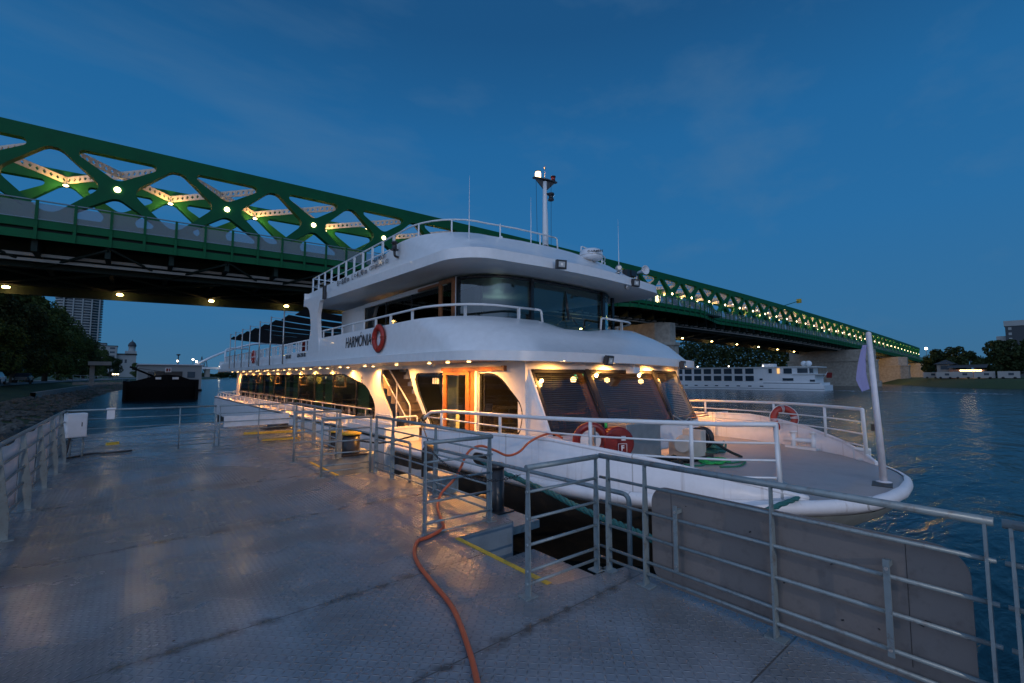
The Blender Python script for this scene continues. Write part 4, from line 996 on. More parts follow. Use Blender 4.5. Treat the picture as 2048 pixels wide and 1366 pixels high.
# roof rail
rr1 = [(x, y) for x, y in ring(5.62, 9.15, 1.35, YR, cut=.25, bow=.3)]
near_ = [p for p in rr1 if p[0] <= 9.6]; far_ = [p for p in rr1 if p[0] > 10.0]
def railpath(pl_, z, zf=None): return [(x, y, z if zf is None else zf(y, z)) for x, y in pl_]
b = MB(); b.tube(railpath(near_, 5.86), .024); e_ = near_[-1]; b.tube(bend([(e_[0], e_[1], 5.86), (e_[0] + .1, e_[1], 5.86), (e_[0] + .14, e_[1], 5.46)], .05), .024)
b.tube(railpath(far_, 5.86), .024); e_ = far_[0]; b.tube(bend([(e_[0], e_[1], 5.86), (e_[0] - .1, e_[1], 5.86), (e_[0] - .14, e_[1], 5.46)], .05), .024)
b.tube([(5.62, 12.2, 5.5), (5.62, YR, 5.5)], .014, 6); b.tube([(5.62, YR, 5.86), (12.98, YR, 5.86)], .024); b.tube([(5.62, YR, 5.5), (12.98, YR, 5.5)], .014)
b.build('roof_rail', 'white', ship)
for i in range(11):
    y = 12.0 + i * .76; b = MB(); b.bx(5.60, 5.64, y - .05, y + .05, 5.19, 5.86); b.build('roof_rail_post', 'white', ship)
for x, y in ((5.66, 10.6), (6.15, 9.75), (7.35, 9.25), (8.75, 9.18), (11.6, 9.25), (12.7, 10.0), (12.95, 12), (12.95, 15)):
    b = MB(); b.cyl((x, y, 5.3), (x, y, 5.86), .022); b.build('roof_rail_post', 'white', ship)
# upper deck rail round the brow
ur = ring(5.48, 8.42, 1.42, YA, cut=.25)
n1 = [p for p in ur if p[0] <= 8.1 and p[1] < 19.6]; n2 = [p for p in ur if p[0] >= 10.7 and p[1] < 19.6]
b = MB(); P = [(x, y, 3.52) for x, y in n1]; P[0] = (5.48, 18.7, 3.44)
b.tube(P, .032); e_ = n1[-1]; b.tube(bend([(e_[0], e_[1], 3.52), (e_[0] + .22, e_[1] - .01, 3.52), (e_[0] + .27, e_[1] - .02, 3.08)], .08), .032)
P = [(x, y, 3.52) for x, y in n2]; b.tube(P, .032); e_ = n2[0]; b.tube(bend([(e_[0], e_[1], 3.52), (e_[0] - .2, e_[1], 3.52), (e_[0] - .25, e_[1], 3.08)], .08), .032)
b.build('upper_rail', 'white', ship)
for x, y in ((5.48, 17.6), (5.48, 16.6), (5.48, 15.6), (5.48, 14.6), (5.48, 13.7), (5.48, 12.8), (5.48, 11.8), (5.52, 10.6), (6.15, 9.1), (7.35, 8.5), (11.9, 8.75), (12.8, 9.6), (13.1, 11), (13.1, 13)):
    b = MB(); b.bx(x - .02, x + .02, y - .04, y + .04, 3.18, 3.52); b.build('upper_rail_post', 'white', ship)
# open aft upper deck: balusters, rail, curtain poles, shade sails
b = MB(); b.tube([(5.44, 18.7, 3.27), (5.44, 41, 3.27)], .03); b.tube([(5.44, 18.7, 3.05), (5.44, 41, 3.05)], .012, 6); b.tube(bend([(5.44, 40.2, 2.5), (5.44, 40.9, 4.0), (7.0, 41, 4.0)], .5), .07); b.build('aft_rail', 'white', ship)
b = MB()
for i in range(62):
    y = 18.9 + i * .36
    if i % 4 == 3: continue
    b.bx(5.42, 5.46, y - .06, y + .06, 2.80, 3.27)
build_each(b, 'baluster', 'white', ship)
for p in ((461.5, 672.7), (471.7, 663.9), (485.6, 656.6), (501, 649.3), (520.8, 640.5), (543, 628.8), (569, 620)):
    q = at(*p, X=5.1); b = MB(); b.cyl((5.1, q.y, 2.35), (5.1, q.y, 4.72), .03, 8); b.cyl((13.5, q.y, 2.35), (13.5, q.y, 4.72), .03, 8); b.tube([(5.1, q.y, 4.68), (9.3, q.y, 4.5), (13.5, q.y, 4.68)], .012, 5); b.build('awning_pole', 'steel', ship)
for i in range(8):
    y0 = 20.0 + i * 2.5; b = MB(); rows = []
    for a in range(9):
        t = a / 8; row = []
        for c in range(7):
            s_ = c / 6; x = 5.5 + 7.6 * t; w = 0.5 + .5 * (2 * abs(t - .5)) ** 1.6
            y = y0 + 1.05 + (s_ - .5) * 1.5 * (0.72 + .28 * (2 * abs(t - .5)) ** 2); z = 4.62 - .22 * (1 - (2 * t - 1) ** 2) - .12 * (s_ - .5); row.append((x, y, z))
        rows.append(row)
    b.grid(rows); b.build('shade_sail', 'sail', ship)
# folded deck chairs glimpsed through the balusters
for i, y in enumerate((19.4, 20.3, 21.2)):
    b = MB(); b.bx(5.8, 6.3, y, y + .45, 2.86, 2.92); b.bx(5.8, 6.3, y + .43, y + .47, 2.9, 3.35); [b.cyl((5.82 + a * .46, y + c * .42, 2.42), (5.82 + a * .46, y + c * .42, 2.88), .015, 6) for a in (0, 1) for c in (0, 1)]
    o = b.build('deck_chair', 'reelred' if i % 2 == 0 else 'blackpaint'); tag(o, ['red deck chair nearest the roof support behind the upper rail', 'dark deck chair between the two red ones on the upper deck', 'red deck chair farthest aft behind the upper rail'][i], 'chair', 'deck chairs on the upper deck')
# ---- lettering
UXS = (0, -1, 0)
text('name_lettering', 'HARMÓNIA', .50, 'text', ship, (5.262, 13.62, 2.86), UXS, (0.03, 0, 1), .78, .0)
text('dimension_lettering', 'B = 8,00 m   L = 41,90 m', .26, 'text', ship, (5.405, 14.72, 5.05), UXS, (0.02, 0, 1), 1.0, .002)
text('capacity_lettering', 'MAX. POČET\nCESTUJÚCICH: 123', .17, 'text', ship, (5.41, 12.55, 5.16), UXS, (0.03, 0, 1), .95, .0)
text('registration_lettering', '02N-298-SK', .22, 'text', ship, (5.255, 19.6, 2.66), UXS, (0.02, 0, 1), 1.1, .003)
text('port_lettering', '02813682', .22, 'text', ship, (5.255, 21.6, 2.66), UXS, (0.02, 0, 1), 1.0, .003)
# ---- mast
mx_, my_ = 9.38, 9.62
mst = MB(); mst.tube([(mx_, my_, 5.0), (mx_, my_ , 7.72)], 1, 14, rad=[.09, .065]); mst.tube([(mx_ + .07, my_ - .04, 5.6), (mx_ + .05, my_ - .04, 6.75)], .022, 8); mast = mst.build('mast', 'white', ship)
mdir = (Vector((1112, 366)) - Vector((1062, 346)))
b = MB(); pl5 = fillet([(-.42, -.06), (.0, -.10), (.44, -.05), (.44, .05), (0, .10), (-.42, .06)], .03, 3); vs, fs = plate(pl5, [], .035, lambda u, v, w: (mx_ + u * .8 , my_ - u * .35 + v, 7.78 - .10 * u + w)); b.add(vs, fs)
b.add([(mx_ - .3, my_ + .13, 7.78), (mx_ + .3, my_ - .13, 7.72), (mx_ + .06, my_, 7.45), (mx_ - .05, my_, 7.45)], [(0, 1, 2, 3)]); b.build('spreader', 'blackpaint', mast)
p = Vector((mx_ - .20, my_ + .09, 7.83)); b = MB(); b.lathe(p, [(.07, 0), (.085, .02), (.085, .15), (.07, .17)], 14); l1 = b.build('anchor_light', emis('anchor_lamp', (1, .70, .32), 8), mast)
b = MB(); b.lathe(p + Vector((0, 0, .17)), [(.09, 0), (.09, .02), (.03, .035)], 14); b.build('lamp_cap', 'blackpaint', l1); light('POINT', 'anchor_glow', p + Vector((0.05, 0, .28)), 4, WARM, ship, .05)
p = Vector((mx_ + .25, my_ - .11, 7.78)); b = MB(); b.lathe(p, [(.06, 0), (.065, .12)], 12); l2 = b.build('red_light', 'reelred', mast); b = MB(); b.lathe(p + Vector((0, 0, .12)), [(.08, 0), (.08, .03), (.02, .05)], 12); b.lathe(p, [(.075, -.02), (.075, .01)], 12); b.build('lamp_cap', 'blackpaint', l2)
p = Vector((mx_ + .16, my_ - .1, 7.15)); b = MB(); b.lathe(p, [(.09, 0), (.09, .05), (.065, .06), (.065, .16), (.1, .17), (.1, .22)], 12); b.bx(p.x - .16, p.x, p.y, p.y + .1, p.z + .18, p.z + .2); b.build('steaming_light', 'blackpaint', mast)
b = MB(); b.cyl((mx_, my_, 7.78), (mx_, my_, 8.15), .014, 6, .006); b.sphere((mx_, my_, 8.18), .035, 8, 6, (1, 1, 1.6)); b.build('wind_sensor', 'steel', mast)
b = MB(); b.tube([(mx_ - .27, my_ + .1, 7.75), (mx_ - .22, my_ + .1, 5.3)], .006, 5); b.tube([(mx_ + .17, my_ - .1, 7.7), (mx_ + .15, my_ - .1, 5.3)], .006, 5); b.build('halyard', 'black', mast)
b = MB(); b.tube(smooth([(mx_ + .1, my_ - .2, 5.52), (mx_ - .15, my_ - .2, 5.68), (mx_ - .35, my_ - .25, 5.58), (mx_ - .2, my_ - .3, 5.48)]), .014, 6); b.tube(smooth([(mx_ + .1, my_ - .25, 5.5), (mx_ + .4, my_ - .3, 5.56), (mx_ + .45, my_ - .35, 5.42)]), .014, 6); b.build('mast_cable', 'black', mast)
# antennas on the roof edge
for px, y0_, y1_ in ((938, 490, 352), (1062, 492, 395), (1238, 548, 440)):
    Yp = 9.0; q = at(px, y0_, Y=Yp); q1 = at(px, y1_, Y=Yp); b = MB(); b.tube([(q.x, Yp, q.z - .25), (q.x, Yp, q.z), (q.x, Yp, q1.z)], 1, 6, rad=[.022, .018, .004]); b.box((q.x, Yp - .03, q.z - .2), (.07, .07, .14)); b.cyl((q.x - .06, Yp - .04, q.z - .1), (q.x + .05, Yp - .04, q.z - .04), .02, 8); b.build('whip_antenna', 'boxwhite', ship)
q = at(1002, 476, Y=9.15); b = MB(); b.lathe((q.x, q.y, q.z - .18), [(.015, 0), (.015, .14), (.05, .16), (.055, .2), (.03, .23)], 12); b.build('gps_antenna', 'boxwhite', ship)
# radar
rc = Vector((10.45, 8.75, 5.02)); b = MB(); b.cyl(rc, rc + Vector((0, 0, .3)), .06, 12); b.lathe(rc + Vector((0, 0, .26)), [(.20, 0), (.34, .04), (.35, .10), (.33, .26), (.28, .32), (.1, .34)], 28); rad = b.build('radar', 'boxwhite', ship)
b = MB(); b.torus(rc + Vector((0, 0, .39)), (0, 0, 1), .345, .01, 28, 6); b.build('radome_seam', 'steel', rad)
dv = Vector((-rc.x, -rc.y, 0)).normalized(); ux_ = Vector((0, 0, 1)).cross(-dv) * -1
ux_ = Vector((-dv.y, dv.x, 0)); text('radome_lettering', 'GARMIN', .095, 'text', rad, rc + Vector((0, 0, .46)) + dv * .335 + ux_ * .13, ux_, (0, 0, 1), 1.25, .002)
# horns and searchlights at the roof edge
q = Vector((10.9, 8.12, 5.0)); b = MB(); b.lathe(q, [(.03, 0), (.08, .03), (.10, .12), (.06, .18)], 12, axis=(-.5, -.8, -.1)); b.lathe(q + Vector((.03, 0, -.16)), [(.07, 0), (.09, .03), (.03, .08)], 12); b.tube([q + Vector((0, 0, -.1)), q + Vector((-.05, -.08, -.35)), q + Vector((-.08, -.3, -.5))], .012, 6); b.lathe(q + Vector((-.1, -.35, -.62)), [(.05, 0), (.07, .08), (.04, .14)], 10, axis=(-.3, -.7, -.3)); b.build('searchlight', 'steel', ship)
def cone_horn(c, d, r0, r1, l, nm, m): b = MB(); b.lathe(c, [(r0, 0), (r0 * 1.1, l * .4), (r1 * .6, l * .75), (r1, l), (r1 * .85, l * .98), (r0 * .6, l * .6)], 18, axis=d); return b.build(nm, m, ship)
hp_ = at(1288, 540, Y=9.1); cone_horn(hp_ + Vector((.15, .35, -.02)), Vector((-.3, -1, .05)), .05, .17, .42, 'loud_hailer', 'boxwhite')
b = MB(); b.cyl(hp_ + Vector((.15, .35, -.6)), hp_ + Vector((.15, .35, 0)), .025); q = at(1262, 548, Y=9.2); b.box(q, (.3, .25, .2)); b.box(q + Vector((-.25, 0, -.02)), (.2, .2, .25)); b.cyl(q, q + Vector((0, 0, -.4)), .03); b.build('signal_lamp_bracket', 'blackpaint', ship)
# floodlights
def flood(c, face, nm='floodlight', s_=.13):
    d = Vector(face).normalized(); u = d.cross(Vector((0, 0, 1))).normalized(); w = u.cross(d); m3 = Matrix((u, d, w)).transposed()
    b = MB(); b.box(c, (s_ * 2.1, .09, s_ * 1.7), mtx=m3); b.box(Vector(c) - d * .06, (s_ * 1.5, .06, s_ * 1.2), mtx=m3); b.tube([Vector(c) - d * .05, Vector(c) - d * .14 + Vector((0, 0, -.02)), Vector(c) - d * .24], .018, 6); o = b.build(nm, 'blackpaint', ship, bevel=.012)
    b = MB(); b.box(Vector(c) + d * .048, (s_ * 1.3, .006, s_ * 1.0), mtx=m3); b.build('lens', 'lens', o)
    b = MB(); b.box(Vector(c) + d * .053, (s_ * .5, .006, s_ * .45), mtx=m3); b.build('led_panel', mat('led_off', (.75, .76, .72), .4), o)
flood(at(1122, 529, Y=7.5), (-.35, -1, -.12)); flood(at(1271, 566, Y=7.66), (-.2, -1, -.15)); flood(at(1218, 721, Y=6.33), (.15, -1, -.2)); flood(at(1366, 730, Y=6.45), (.3, -1, -.1))
q = at(1266, 741, Y=6.5); b = MB(); b.box(q, (.26, .22, .14)); b.lathe(q + Vector((-.06, -.1, 0)), [(.05, 0), (.06, .02)], 10, axis=(0, -1, 0)); b.tube([q + Vector((-.08, 0, .07)), q + Vector((-.1, 0, .18))], .01, 5); b.tube([q + Vector((.08, 0, .07)), q + Vector((.06, 0, .18))], .01, 5); b.build('speaker_box', 'boxwhite', ship, bevel=.01)
# roof camera, side navigation light, hooks
q = at(822, 542, X=5.9); b = MB(); b.sphere(q, .07, 10, 8); b.sphere(q + Vector((.1, 0, 0)), .04, 8, 6); b.cyl(q, q + Vector((.04, 0, .08)), .03); b.build('camera_dome', 'boxwhite', ship)
q = at(789, 492, X=5.30); b = MB(); b.lathe(q + Vector((0, 0, -.12)), [(.10, 0), (.12, .02), (.07, .04), (.06, .18), (.10, .19), (.06, .25)], 14); b.tube(smooth([q + Vector((0, 0, -.12)), q + Vector((.02, 0, -.26)), q + Vector((.12, 0, -.3))]), .035, 8); b.build('side_light', 'blackpaint', ship)
q = at(649, 585, X=5.22); b = MB(); b.box(q, (.1, .18, .5)); b.build('lamp_housing', 'blackpaint', ship, bevel=.02)
q = at(593, 726, X=5.2); b = MB(); q = at(868, 728, X=5.7); b.sphere(at(865, 731, X=5.6), .06, 8, 6); b.build('deckhead_camera', 'boxwhite', ship)
q = at(724, 757, X=XW - .01); b = MB(); b.box(q, (.02, .14, .26)); o = b.build('intercom_plate', 'textwhite', ship); b = MB(); b.box(q + Vector((-.012, 0, .03)), (.01, .07, .08)); b.box(q + Vector((-.012, 0, -.08)), (.01, .07, .04)); b.build('intercom_button', 'black', o)
# wiper on the wheelhouse glass
q0_ = at(1131, 583, Y=8.70); q1_ = at(1137, 640, Y=8.62); q2_ = at(1156, 652, Y=8.5); b = MB(); b.tube([q0_, (q0_ + q1_) / 2, q1_], 1, 6, rad=[.012, .045, .03]); b.tube([q1_ + Vector((0, 0, .2)), q2_], .012, 6); b.build('wiper', 'blackpaint', ship)
# ---- foredeck rails
def frail(sgn):
    pth = side(-.07, sgn, 0.86, 7.9)
    zt_ = lambda s: 1.12 - .10 * max(0, (s - 2.5) / 5.5)
    P = [(x, y, zt_(s)) for x, y, s in pth][::-1]
    if sgn < 0: P = [(5.36, 9.78, .66), (5.36, 9.62, .84), (5.36, 9.3, .98)] + P[1:]
    b = MB(); x, y, s = pth[0]; P[-1] = (P[-1][0], P[-1][1], P[-1][2])
    P2 = [Vector(p) for p in P[:-1]] + bend([P[-2], Vector(P[-1]), (x + .0 * sgn, y - .03, .1)], .12, 5)[1:]
    b.tube(P2, .036, 10); b.build('bow_rail', 'white', ship)
    b = MB()
    for zz in (.86, .62, .38):
        q = [(x, y, zz) for x, y, s in pth if interp(BZ, s) < zz + .01 or s < 1.2]
        if len(q) > 1: b.tube(q, .016, 7)
    b.build('bow_midrail', 'white', ship)
    for s in (1.75, 3.1, 5.1, 7.2):
        p = side(-.07, sgn, s, s + .1)[0]; b = MB(); b.cyl((p[0], p[1], interp(BZ, s) - .02), (p[0], p[1], zt_(s)), .03, 10); b.build('bow_rail_post', 'white', ship)
frail(-1); frail(1)
# ---- foredeck gear
fpb = at(1768, 965, Z=.07); ftop = at(1737, 668, Y=fpb.y + .12)
b = MB(); b.tube([fpb, ftop], 1, 14, rad=[.052, .040]); b.lathe(fpb, [(.11, 0), (.11, .015), (.06, .03)], 16); b.sphere(ftop, .042, 10, 6); fp_ = b.build('flagpole', 'flagpole', ship)
b = MB(); b.box(fpb + Vector((-.22, -.02, .006)), (.42, .26, .012), R(10)); b.build('pole_base_plate', 'hulldark', fp_)
b = MB(); b.box(at(1746, 855, Y=fpb.y + .15), (.05, .05, .12)); b.build('cleat', 'black', fp_)
b = MB(); rows = []
fa = at(1733, 690, Y=fpb.y + .14); fb_ = at(1738, 775, Y=fpb.y + .14)
for i in range(8):
    t = i / 7; row = []
    for j in range(6):
        s_ = j / 5; wd = .04 + .16 * min(1, t * 1.3) * (1 if t < .75 else 1 - (t - .75) * 2.2); p = fa * (1 - t) + fb_ * t; row.append((p.x - wd * s_ * .6, p.y + wd * s_ * .75 + .03 * math.sin(s_ * 7 + t * 3), p.z - .1 * s_ * t))
    rows.append(row)
b.grid(rows); tag(b.build('flag', 'flag'), 'limp pale lavender pennant hanging from the slanting flagpole at the bow', 'flag')
# hose reel and red covered disc
q = Vector((6.55, 5.55, .62)); ax = Vector((-.55, -.83, 0))
b = MB(); b.torus(q, ax, .27, .075, 32, 10, .8); reel = b.build('hose_reel', 'reelred', ship)
b = MB(); b.lathe(q + ax.normalized() * -.03, [(.26, 0), (.26, .03)], 28, axis=ax); b.build('reel_disc', 'textwhite', reel); b = MB(); b.box(q + Vector((-.03, -.1, -.05)), (.05, .05, .6)); b.cyl(q, q + ax.normalized() * .1, .03); b.build('reel_handle', 'steel', reel)
q2 = Vector((6.98, 5.28, .58)); b = MB(); b.lathe(q2, [(.26, -.12), (.29, -.10), (.29, .10), (.26, .12)], 32, axis=ax); disc = b.build('hose_drum_cover', 'reelred', ship)
u_ = Vector((-ax.normalized().y, ax.normalized().x, 0)); u_ = Vector((.83, -.55, 0))
text('fire_letter', 'F', .13, 'textwhite', disc, q2 + ax.normalized() * .128 + u_ * .06 + Vector((0, 0, -.09)), u_, (0, 0, 1), 1, .004)
b = MB()
for a0, a1 in (((-.02, -.17), (.14, -.17)), ((.14, -.17), (.14, -.01)), ((.14, -.01), (-.02, -.01)), ((-.02, -.01), (-.02, -.17))):
    b.tube([q2 + ax.normalized() * .126 + u_ * a0[0] + Vector((0, 0, a0[1])), q2 + ax.normalized() * .126 + u_ * a1[0] + Vector((0, 0, a1[1]))], .005, 4)
b.box(q2 + ax.normalized() * .124 + u_ * .08 + Vector((0, 0, .09)), (.08, .02, .08), R(-33)); b.build('drum_label', 'textwhite', disc)
b = MB(); b.cyl((6.75, 5.35, .86), (6.75, 5.35, .97), .03, 8, .02); b.build('green_nozzle', mat('green_plastic', (.02, .42, .08), .4), disc)
# steel locker, windlass
b = MB(); b.box((7.62, 5.35, .50), (.95, .5, .80), R(-8)); b.build('steel_locker', 'steel', ship, bevel=.015)
b = MB(); b.box((8.2, 5.75, .42), (.8, .6, .6), R(-8)); b.build('deck_box', 'white', ship, bevel=.02)
w0 = Vector((8.95, 5.0, .36))
b = MB(); b.box(w0 + Vector((.1, .05, -.1)), (.5, .55, .38)); b.lathe(w0 + Vector((-.12, -.02, .06)), [(.13, 0), (.18, .02), (.18, .06), (.1, .1), (.1, .22), (.15, .3), (.14, .31)], 20, axis=(-1, -.35, 0)); b.box(w0 + Vector((.32, 0, .08)), (.2, .42, .46)); wl_ = b.build('windlass', mat('windlass_cream', (.46, .43, .38), .45, dirt=(.16, .10, .06), damt=.5), ship, bevel=.01)
b = MB(); b.lathe(w0 + Vector((.5, .02, .1)), [(.24, 0), (.24, .04), (.13, .06), (.13, .26), (.24, .28), (.24, .32)], 20, axis=(1, .1, 0)); b.box(w0 + Vector((.15, 0, -.25)), (1.0, .5, .08)); b.build('chain_drum', 'blackpaint', wl_)
b = MB()
for i in range(5): b.torus(w0 + Vector((.57 + i * .045, .02 + i * .004, .1)), (1, .1, 0), .16, .022, 20, 6)
b.tube(smooth([w0 + Vector((.68, -.16, .1)), w0 + Vector((.95, -.4, -.14)), w0 + Vector((1.15, -.62, -.28))]), .03, 7); b.build('anchor_chain', 'ropedark', wl_)
b = MB(); b.tube(smooth([at(1345, 830, Y=5.2) + Vector((.0, 0, 0)), w0 + Vector((.1, .1, .5)), w0 + Vector((.35, .1, .55)), w0 + Vector((.5, .1, .4))]), .012, 6); b.build('brake_lever', 'steel', wl_)
def coil(cx_, cy_, r, nturn, m, label, rr_=.022, jit=.06, zz=.07, h=.10):
    r2 = random.Random(int(cx_ * 100)); P = []
    for i in range(nturn * 12):
        a = i / 12 * 2 * math.pi; q = r * (.75 + .5 * r2.random()); P.append((cx_ + q * math.cos(a) * 1.25 + r2.uniform(-jit, jit), cy_ + q * math.sin(a) * .75 + r2.uniform(-jit, jit), zz + .02 + h * r2.random() * (i / (nturn * 12))))
    b = MB(); b.tube(smooth(P, 3), rr_, 6); return tag(b.build('rope', m), label, 'rope', 'mooring ropes coiled on the foredeck')
coil(10.35, 5.2, .28, 7, 'ropeteal', 'heap of teal rope beside the windlass drum on the foredeck', .024, .08, .07, .22)
coil(9.1, 4.5, .26, 5, mat('bright_green_rope', (.02, .36, .08), .7, var=.3, scale=60), 'bright green rope coiled flat on the foredeck in front of the windlass', .02, .05, .07, .06)
coil(8.35, 5.02, .26, 6, 'ropedark', 'dark heap of rope between the steel locker and the windlass', .03, .06, .07, .14)
b = MB(); b.tube(smooth([at(1368, 929, Z=.09), at(1400, 931, Z=.09), at(1430, 922, Z=.09), at(1460, 926, Z=.09), at(1490, 922, Z=.1), at(1478, 932, Z=.09), at(1440, 934, Z=.09)]), .018, 6); tag(b.build('rope', 'ropegreen'), 'loose tail of green rope lying towards the near bow rail', 'rope')
# mooring bitts on the far side, fairleads, stocks of hatches
bt = Vector((12.45, 3.95, .07)); b = MB()
b.box(bt + Vector((0, 0, .03)), (.3, .72, .05), R(-12)); 
for d in (-.2, .2):
    c = bt + Vector((-d * .2, d, 0)); b.cyl(c, c + Vector((0, 0, .38)), .055, 14); b.lathe(c + Vector((0, 0, .38)), [(.09, 0), (.09, .03), (.02, .04)], 14)
c0 = bt + Vector((.08, -.4, .2)); b.cyl(c0, c0 + Vector((-.16, .8, 0)), .05, 12); b.lathe(c0, [(.05, -.02), (.09, -.02), (.09, .03)], 14, axis=(-.16, .8, 0)); b.build('mooring_bitts', 'white', ship)
for p, r0 in (((11.72, 2.62, .07), 0), ((7.15, 2.62, .07), 1)):
    p = Vector(p); b = MB(); b.lathe(p, [(.13, 0), (.13, .03), (.07, .06), (.07, .17), (.13, .2), (.13, .23)], 16); b.box(p + Vector((-.1 if r0 else .1, .05, .12)), (.06, .3, .24)); b.build('roller_fairlead', 'steel' if r0 else 'white', ship)
b = MB(); q = at(1385, 820, X=12.1)
b.torus(at(1400, 833, Y=6.0), (0, .2, 1), .22, .012, 24, 6); b.torus(at(1400, 828, Y=6.0), (0, .2, 1), .20, .01, 24, 6); b.build('coiled_wire', 'wood', ship)
# small white frame gate beside the far bulwark
g1_ = at(1438, 858, Y=6.3); b = MB()
for xx in (0, .28, .55): b.tube([(g1_.x + xx, 6.4 - xx * .2, .1), (g1_.x + xx, 6.4 - xx * .2, .75)], .018, 6)
for zz in (.12, .42, .75): b.tube([(g1_.x, 6.4, zz), (g1_.x + .55, 6.29, zz)], .018, 6)
b.build('frame_rack', 'white', ship)
# life rings
def lifebuoy(c, ax, label, rg=.28, rope=True):
    b = MB(); b.torus(c, ax, rg, .085, 36, 12, .75); o = b.build('lifebuoy', 'redring', origin=c); tag(o, label, 'lifebuoy', 'lifebuoys on the white ship')
    axn = Vector(ax).normalized(); u = axn.orthogonal().normalized(); w = axn.cross(u); b = MB(); P = []
    for i in range(32):
        a = 2 * math.pi * i / 32; rr_ = rg + .085 + .02 * abs(math.sin(a * 2)); P.append(Vector(c) + (u * math.cos(a) + w * math.sin(a)) * rr_)
    b.tube(P, .008, 5, True); b.build('grab_line', 'textwhite' if rg < .3 else 'ropedark', o)
    b = MB()
    for k in range(4):
        a = math.pi / 4 + k * math.pi / 2
        for m_ in range(3): 
            a2 = a + (m_ - 1) * .09; d = u * math.cos(a2) + w * math.sin(a2); b.torus(Vector(c) + d * rg, (axn.cross(d)), .087, .006, 14, 4)
    b.build('reflective_band', 'textwhite' if rg < .3 else 'redring', o); return o
lifebuoy(Vector((5.22, 12.0, 2.86)), (1, 0, 0), 'large worn red lifebuoy hanging on the fascia right after the ship name', .30)
lifebuoy(at(507, 714, X=5.06), (1, 0, 0), 'small red lifebuoy on the aft upper rail of the ship', .28)
lb = lifebuoy(at(1568, 837, X=13.05), (-.75, -.66, 0.05), 'bright orange-red lifebuoy hung on the far bow rail', .25)
# ================================================================== PONTOON
PX = 3.62     # outer edge of the walking deck on the ship side
poly = [(-1.35, -18), (3.75, -18), (3.75, 2.70), (2.90, 2.88), (2.90, 4.40), (3.75, 4.45), (3.75, 8.38), (3.0, 8.45), (3.0, 10.2), (3.75, 10.35), (4.35, 10.4), (4.35, 13.4), (4.35, 18), (3.75, 21.6), (1.35, 21.1), (-1.07, 19.3), (-1.35, 14.5)]
pon = thing('pontoon', (1.2, 3, WATER), 'grey checker-plate steel pontoon deck in the foreground', 'pontoon')
vs, fs = plate(poly, [], 0.02, lambda u, v, w: (u, v, w - 0.01)); b = MB(); b.add(vs, fs)
dk_ = b.build('deck_plate', 'tread_deck', pon)
b = MB(); n_ = len(poly)
for i in range(n_):
    p, q = poly[i], poly[(i + 1) % n_]; b.add([(p[0], p[1], -0.02), (q[0], q[1], -0.02), (q[0], q[1], -2.3), (p[0], p[1], -2.3)], [(0, 1, 2, 3)])
b.build('side_plating', mat('pontoon_side_paint', (0.17, 0.22, 0.26), .55, dirt=(.07,.06,.05), dscale=2, damt=.6), pon)
# lowered landings in the two recesses
for k, (y0, y1) in enumerate(((2.90, 4.40), (8.47, 10.2))):
    b = MB(); b.bx(2.93 + .1 * k, 3.75 + .3 * (1 - k), y0 + .25 * (1 - k), y1, -0.50, -0.40); b.build('landing', 'tread_deck', pon)
    b = MB(); xx = 2.90 + .1 * k; b.bx(xx - .055, xx, y0 + .02, y1 - .02, 0.002, 0.007); b.build('yellow_edge_strip', 'yellow', pon)
# narrow outboard ledge beyond the rails on the ship side, with tyres as fenders below
b = MB(); b.bx(3.75, 4.30, 4.55, 8.35, -0.22, -0.12); b.bx(3.75, 4.6, 10.42, 12.6, -0.06, -0.012); build_each(b, 'outboard_ledge', 'galv', pon)
for y in (6.2, 7.9, 11.6):
    b = MB(); b.torus((4.62, y, -0.55), (1, 0, .0), .28, .11, 24, 10); tag(b.build('tyre_fender', 'black'), {6.2: 'black tyre fender hanging between pontoon and ship left of the near mooring bollard', 7.9: 'black tyre fender hanging beside the white gangway recess of the ship', 11.6: 'black tyre fender hanging off the pontoon behind the yellow-capped bollard'}[y], 'fender', 'black tyre fenders between pontoon and ship')
b = MB(); q = at(858, 925, X=4.6)
b.lathe((q.x, q.y, -.28), [(.02, 0), (.13, .03), (.15, .1), (.15, .62), (.1, .7), (.03, .74)], 16); fd = tag(b.build('fender', 'black'), 'upright black cylinder fender hung on a rope from the end of the bow rail', 'fender')
b = MB(); b.tube([(q.x, q.y, .45), (5.2, 9.5, .80)], .012, 6); b.torus((5.35, 9.62, .83), (0, 1, .3), .06, .03, 16, 8); b.build('lanyard', 'ropedark', fd)
# bollards
def bollard(c, r, h, label, cap='yellow'):
    t = thing('bollard', c, label, 'bollard', 'mooring bollards on the pontoon'); c = Vector(c)
    b = MB(); b.lathe(c, [(r * .98, 0), (r, .02), (r, h - .05)], 24); b.build('barrel', 'blackpaint', t)
    b = MB(); b.lathe(c + Vector((0, 0, h - .05)), [(r * 1.12, 0), (r * 1.14, .03), (r * 1.0, .06), (r * .3, .075)], 24); b.build('cap', cap, t)
    b = MB(); b.box(c + Vector((0, 0, .012)), (r * 3, r * 3.4, .022)); b.build('base_plate', 'blackpaint', t)
bollard((4.02, 10.65, 0.0), .20, .50, 'black mooring bollard with a yellow cap behind the railings')
bollard((4.12, 12.0, 0.0), .16, .42, 'smaller yellow-capped bollard just left behind the larger one')
bollard((4.03, 17.6, 0.0), .34, .42, 'far black bollard at the end of the pontoon behind the white board')
q = at(983, 1005, Z=-.12); bollard((4.1, 5.25, -.12), .12, .66, 'black mooring post between the near railings and the ship', 'blackpaint')
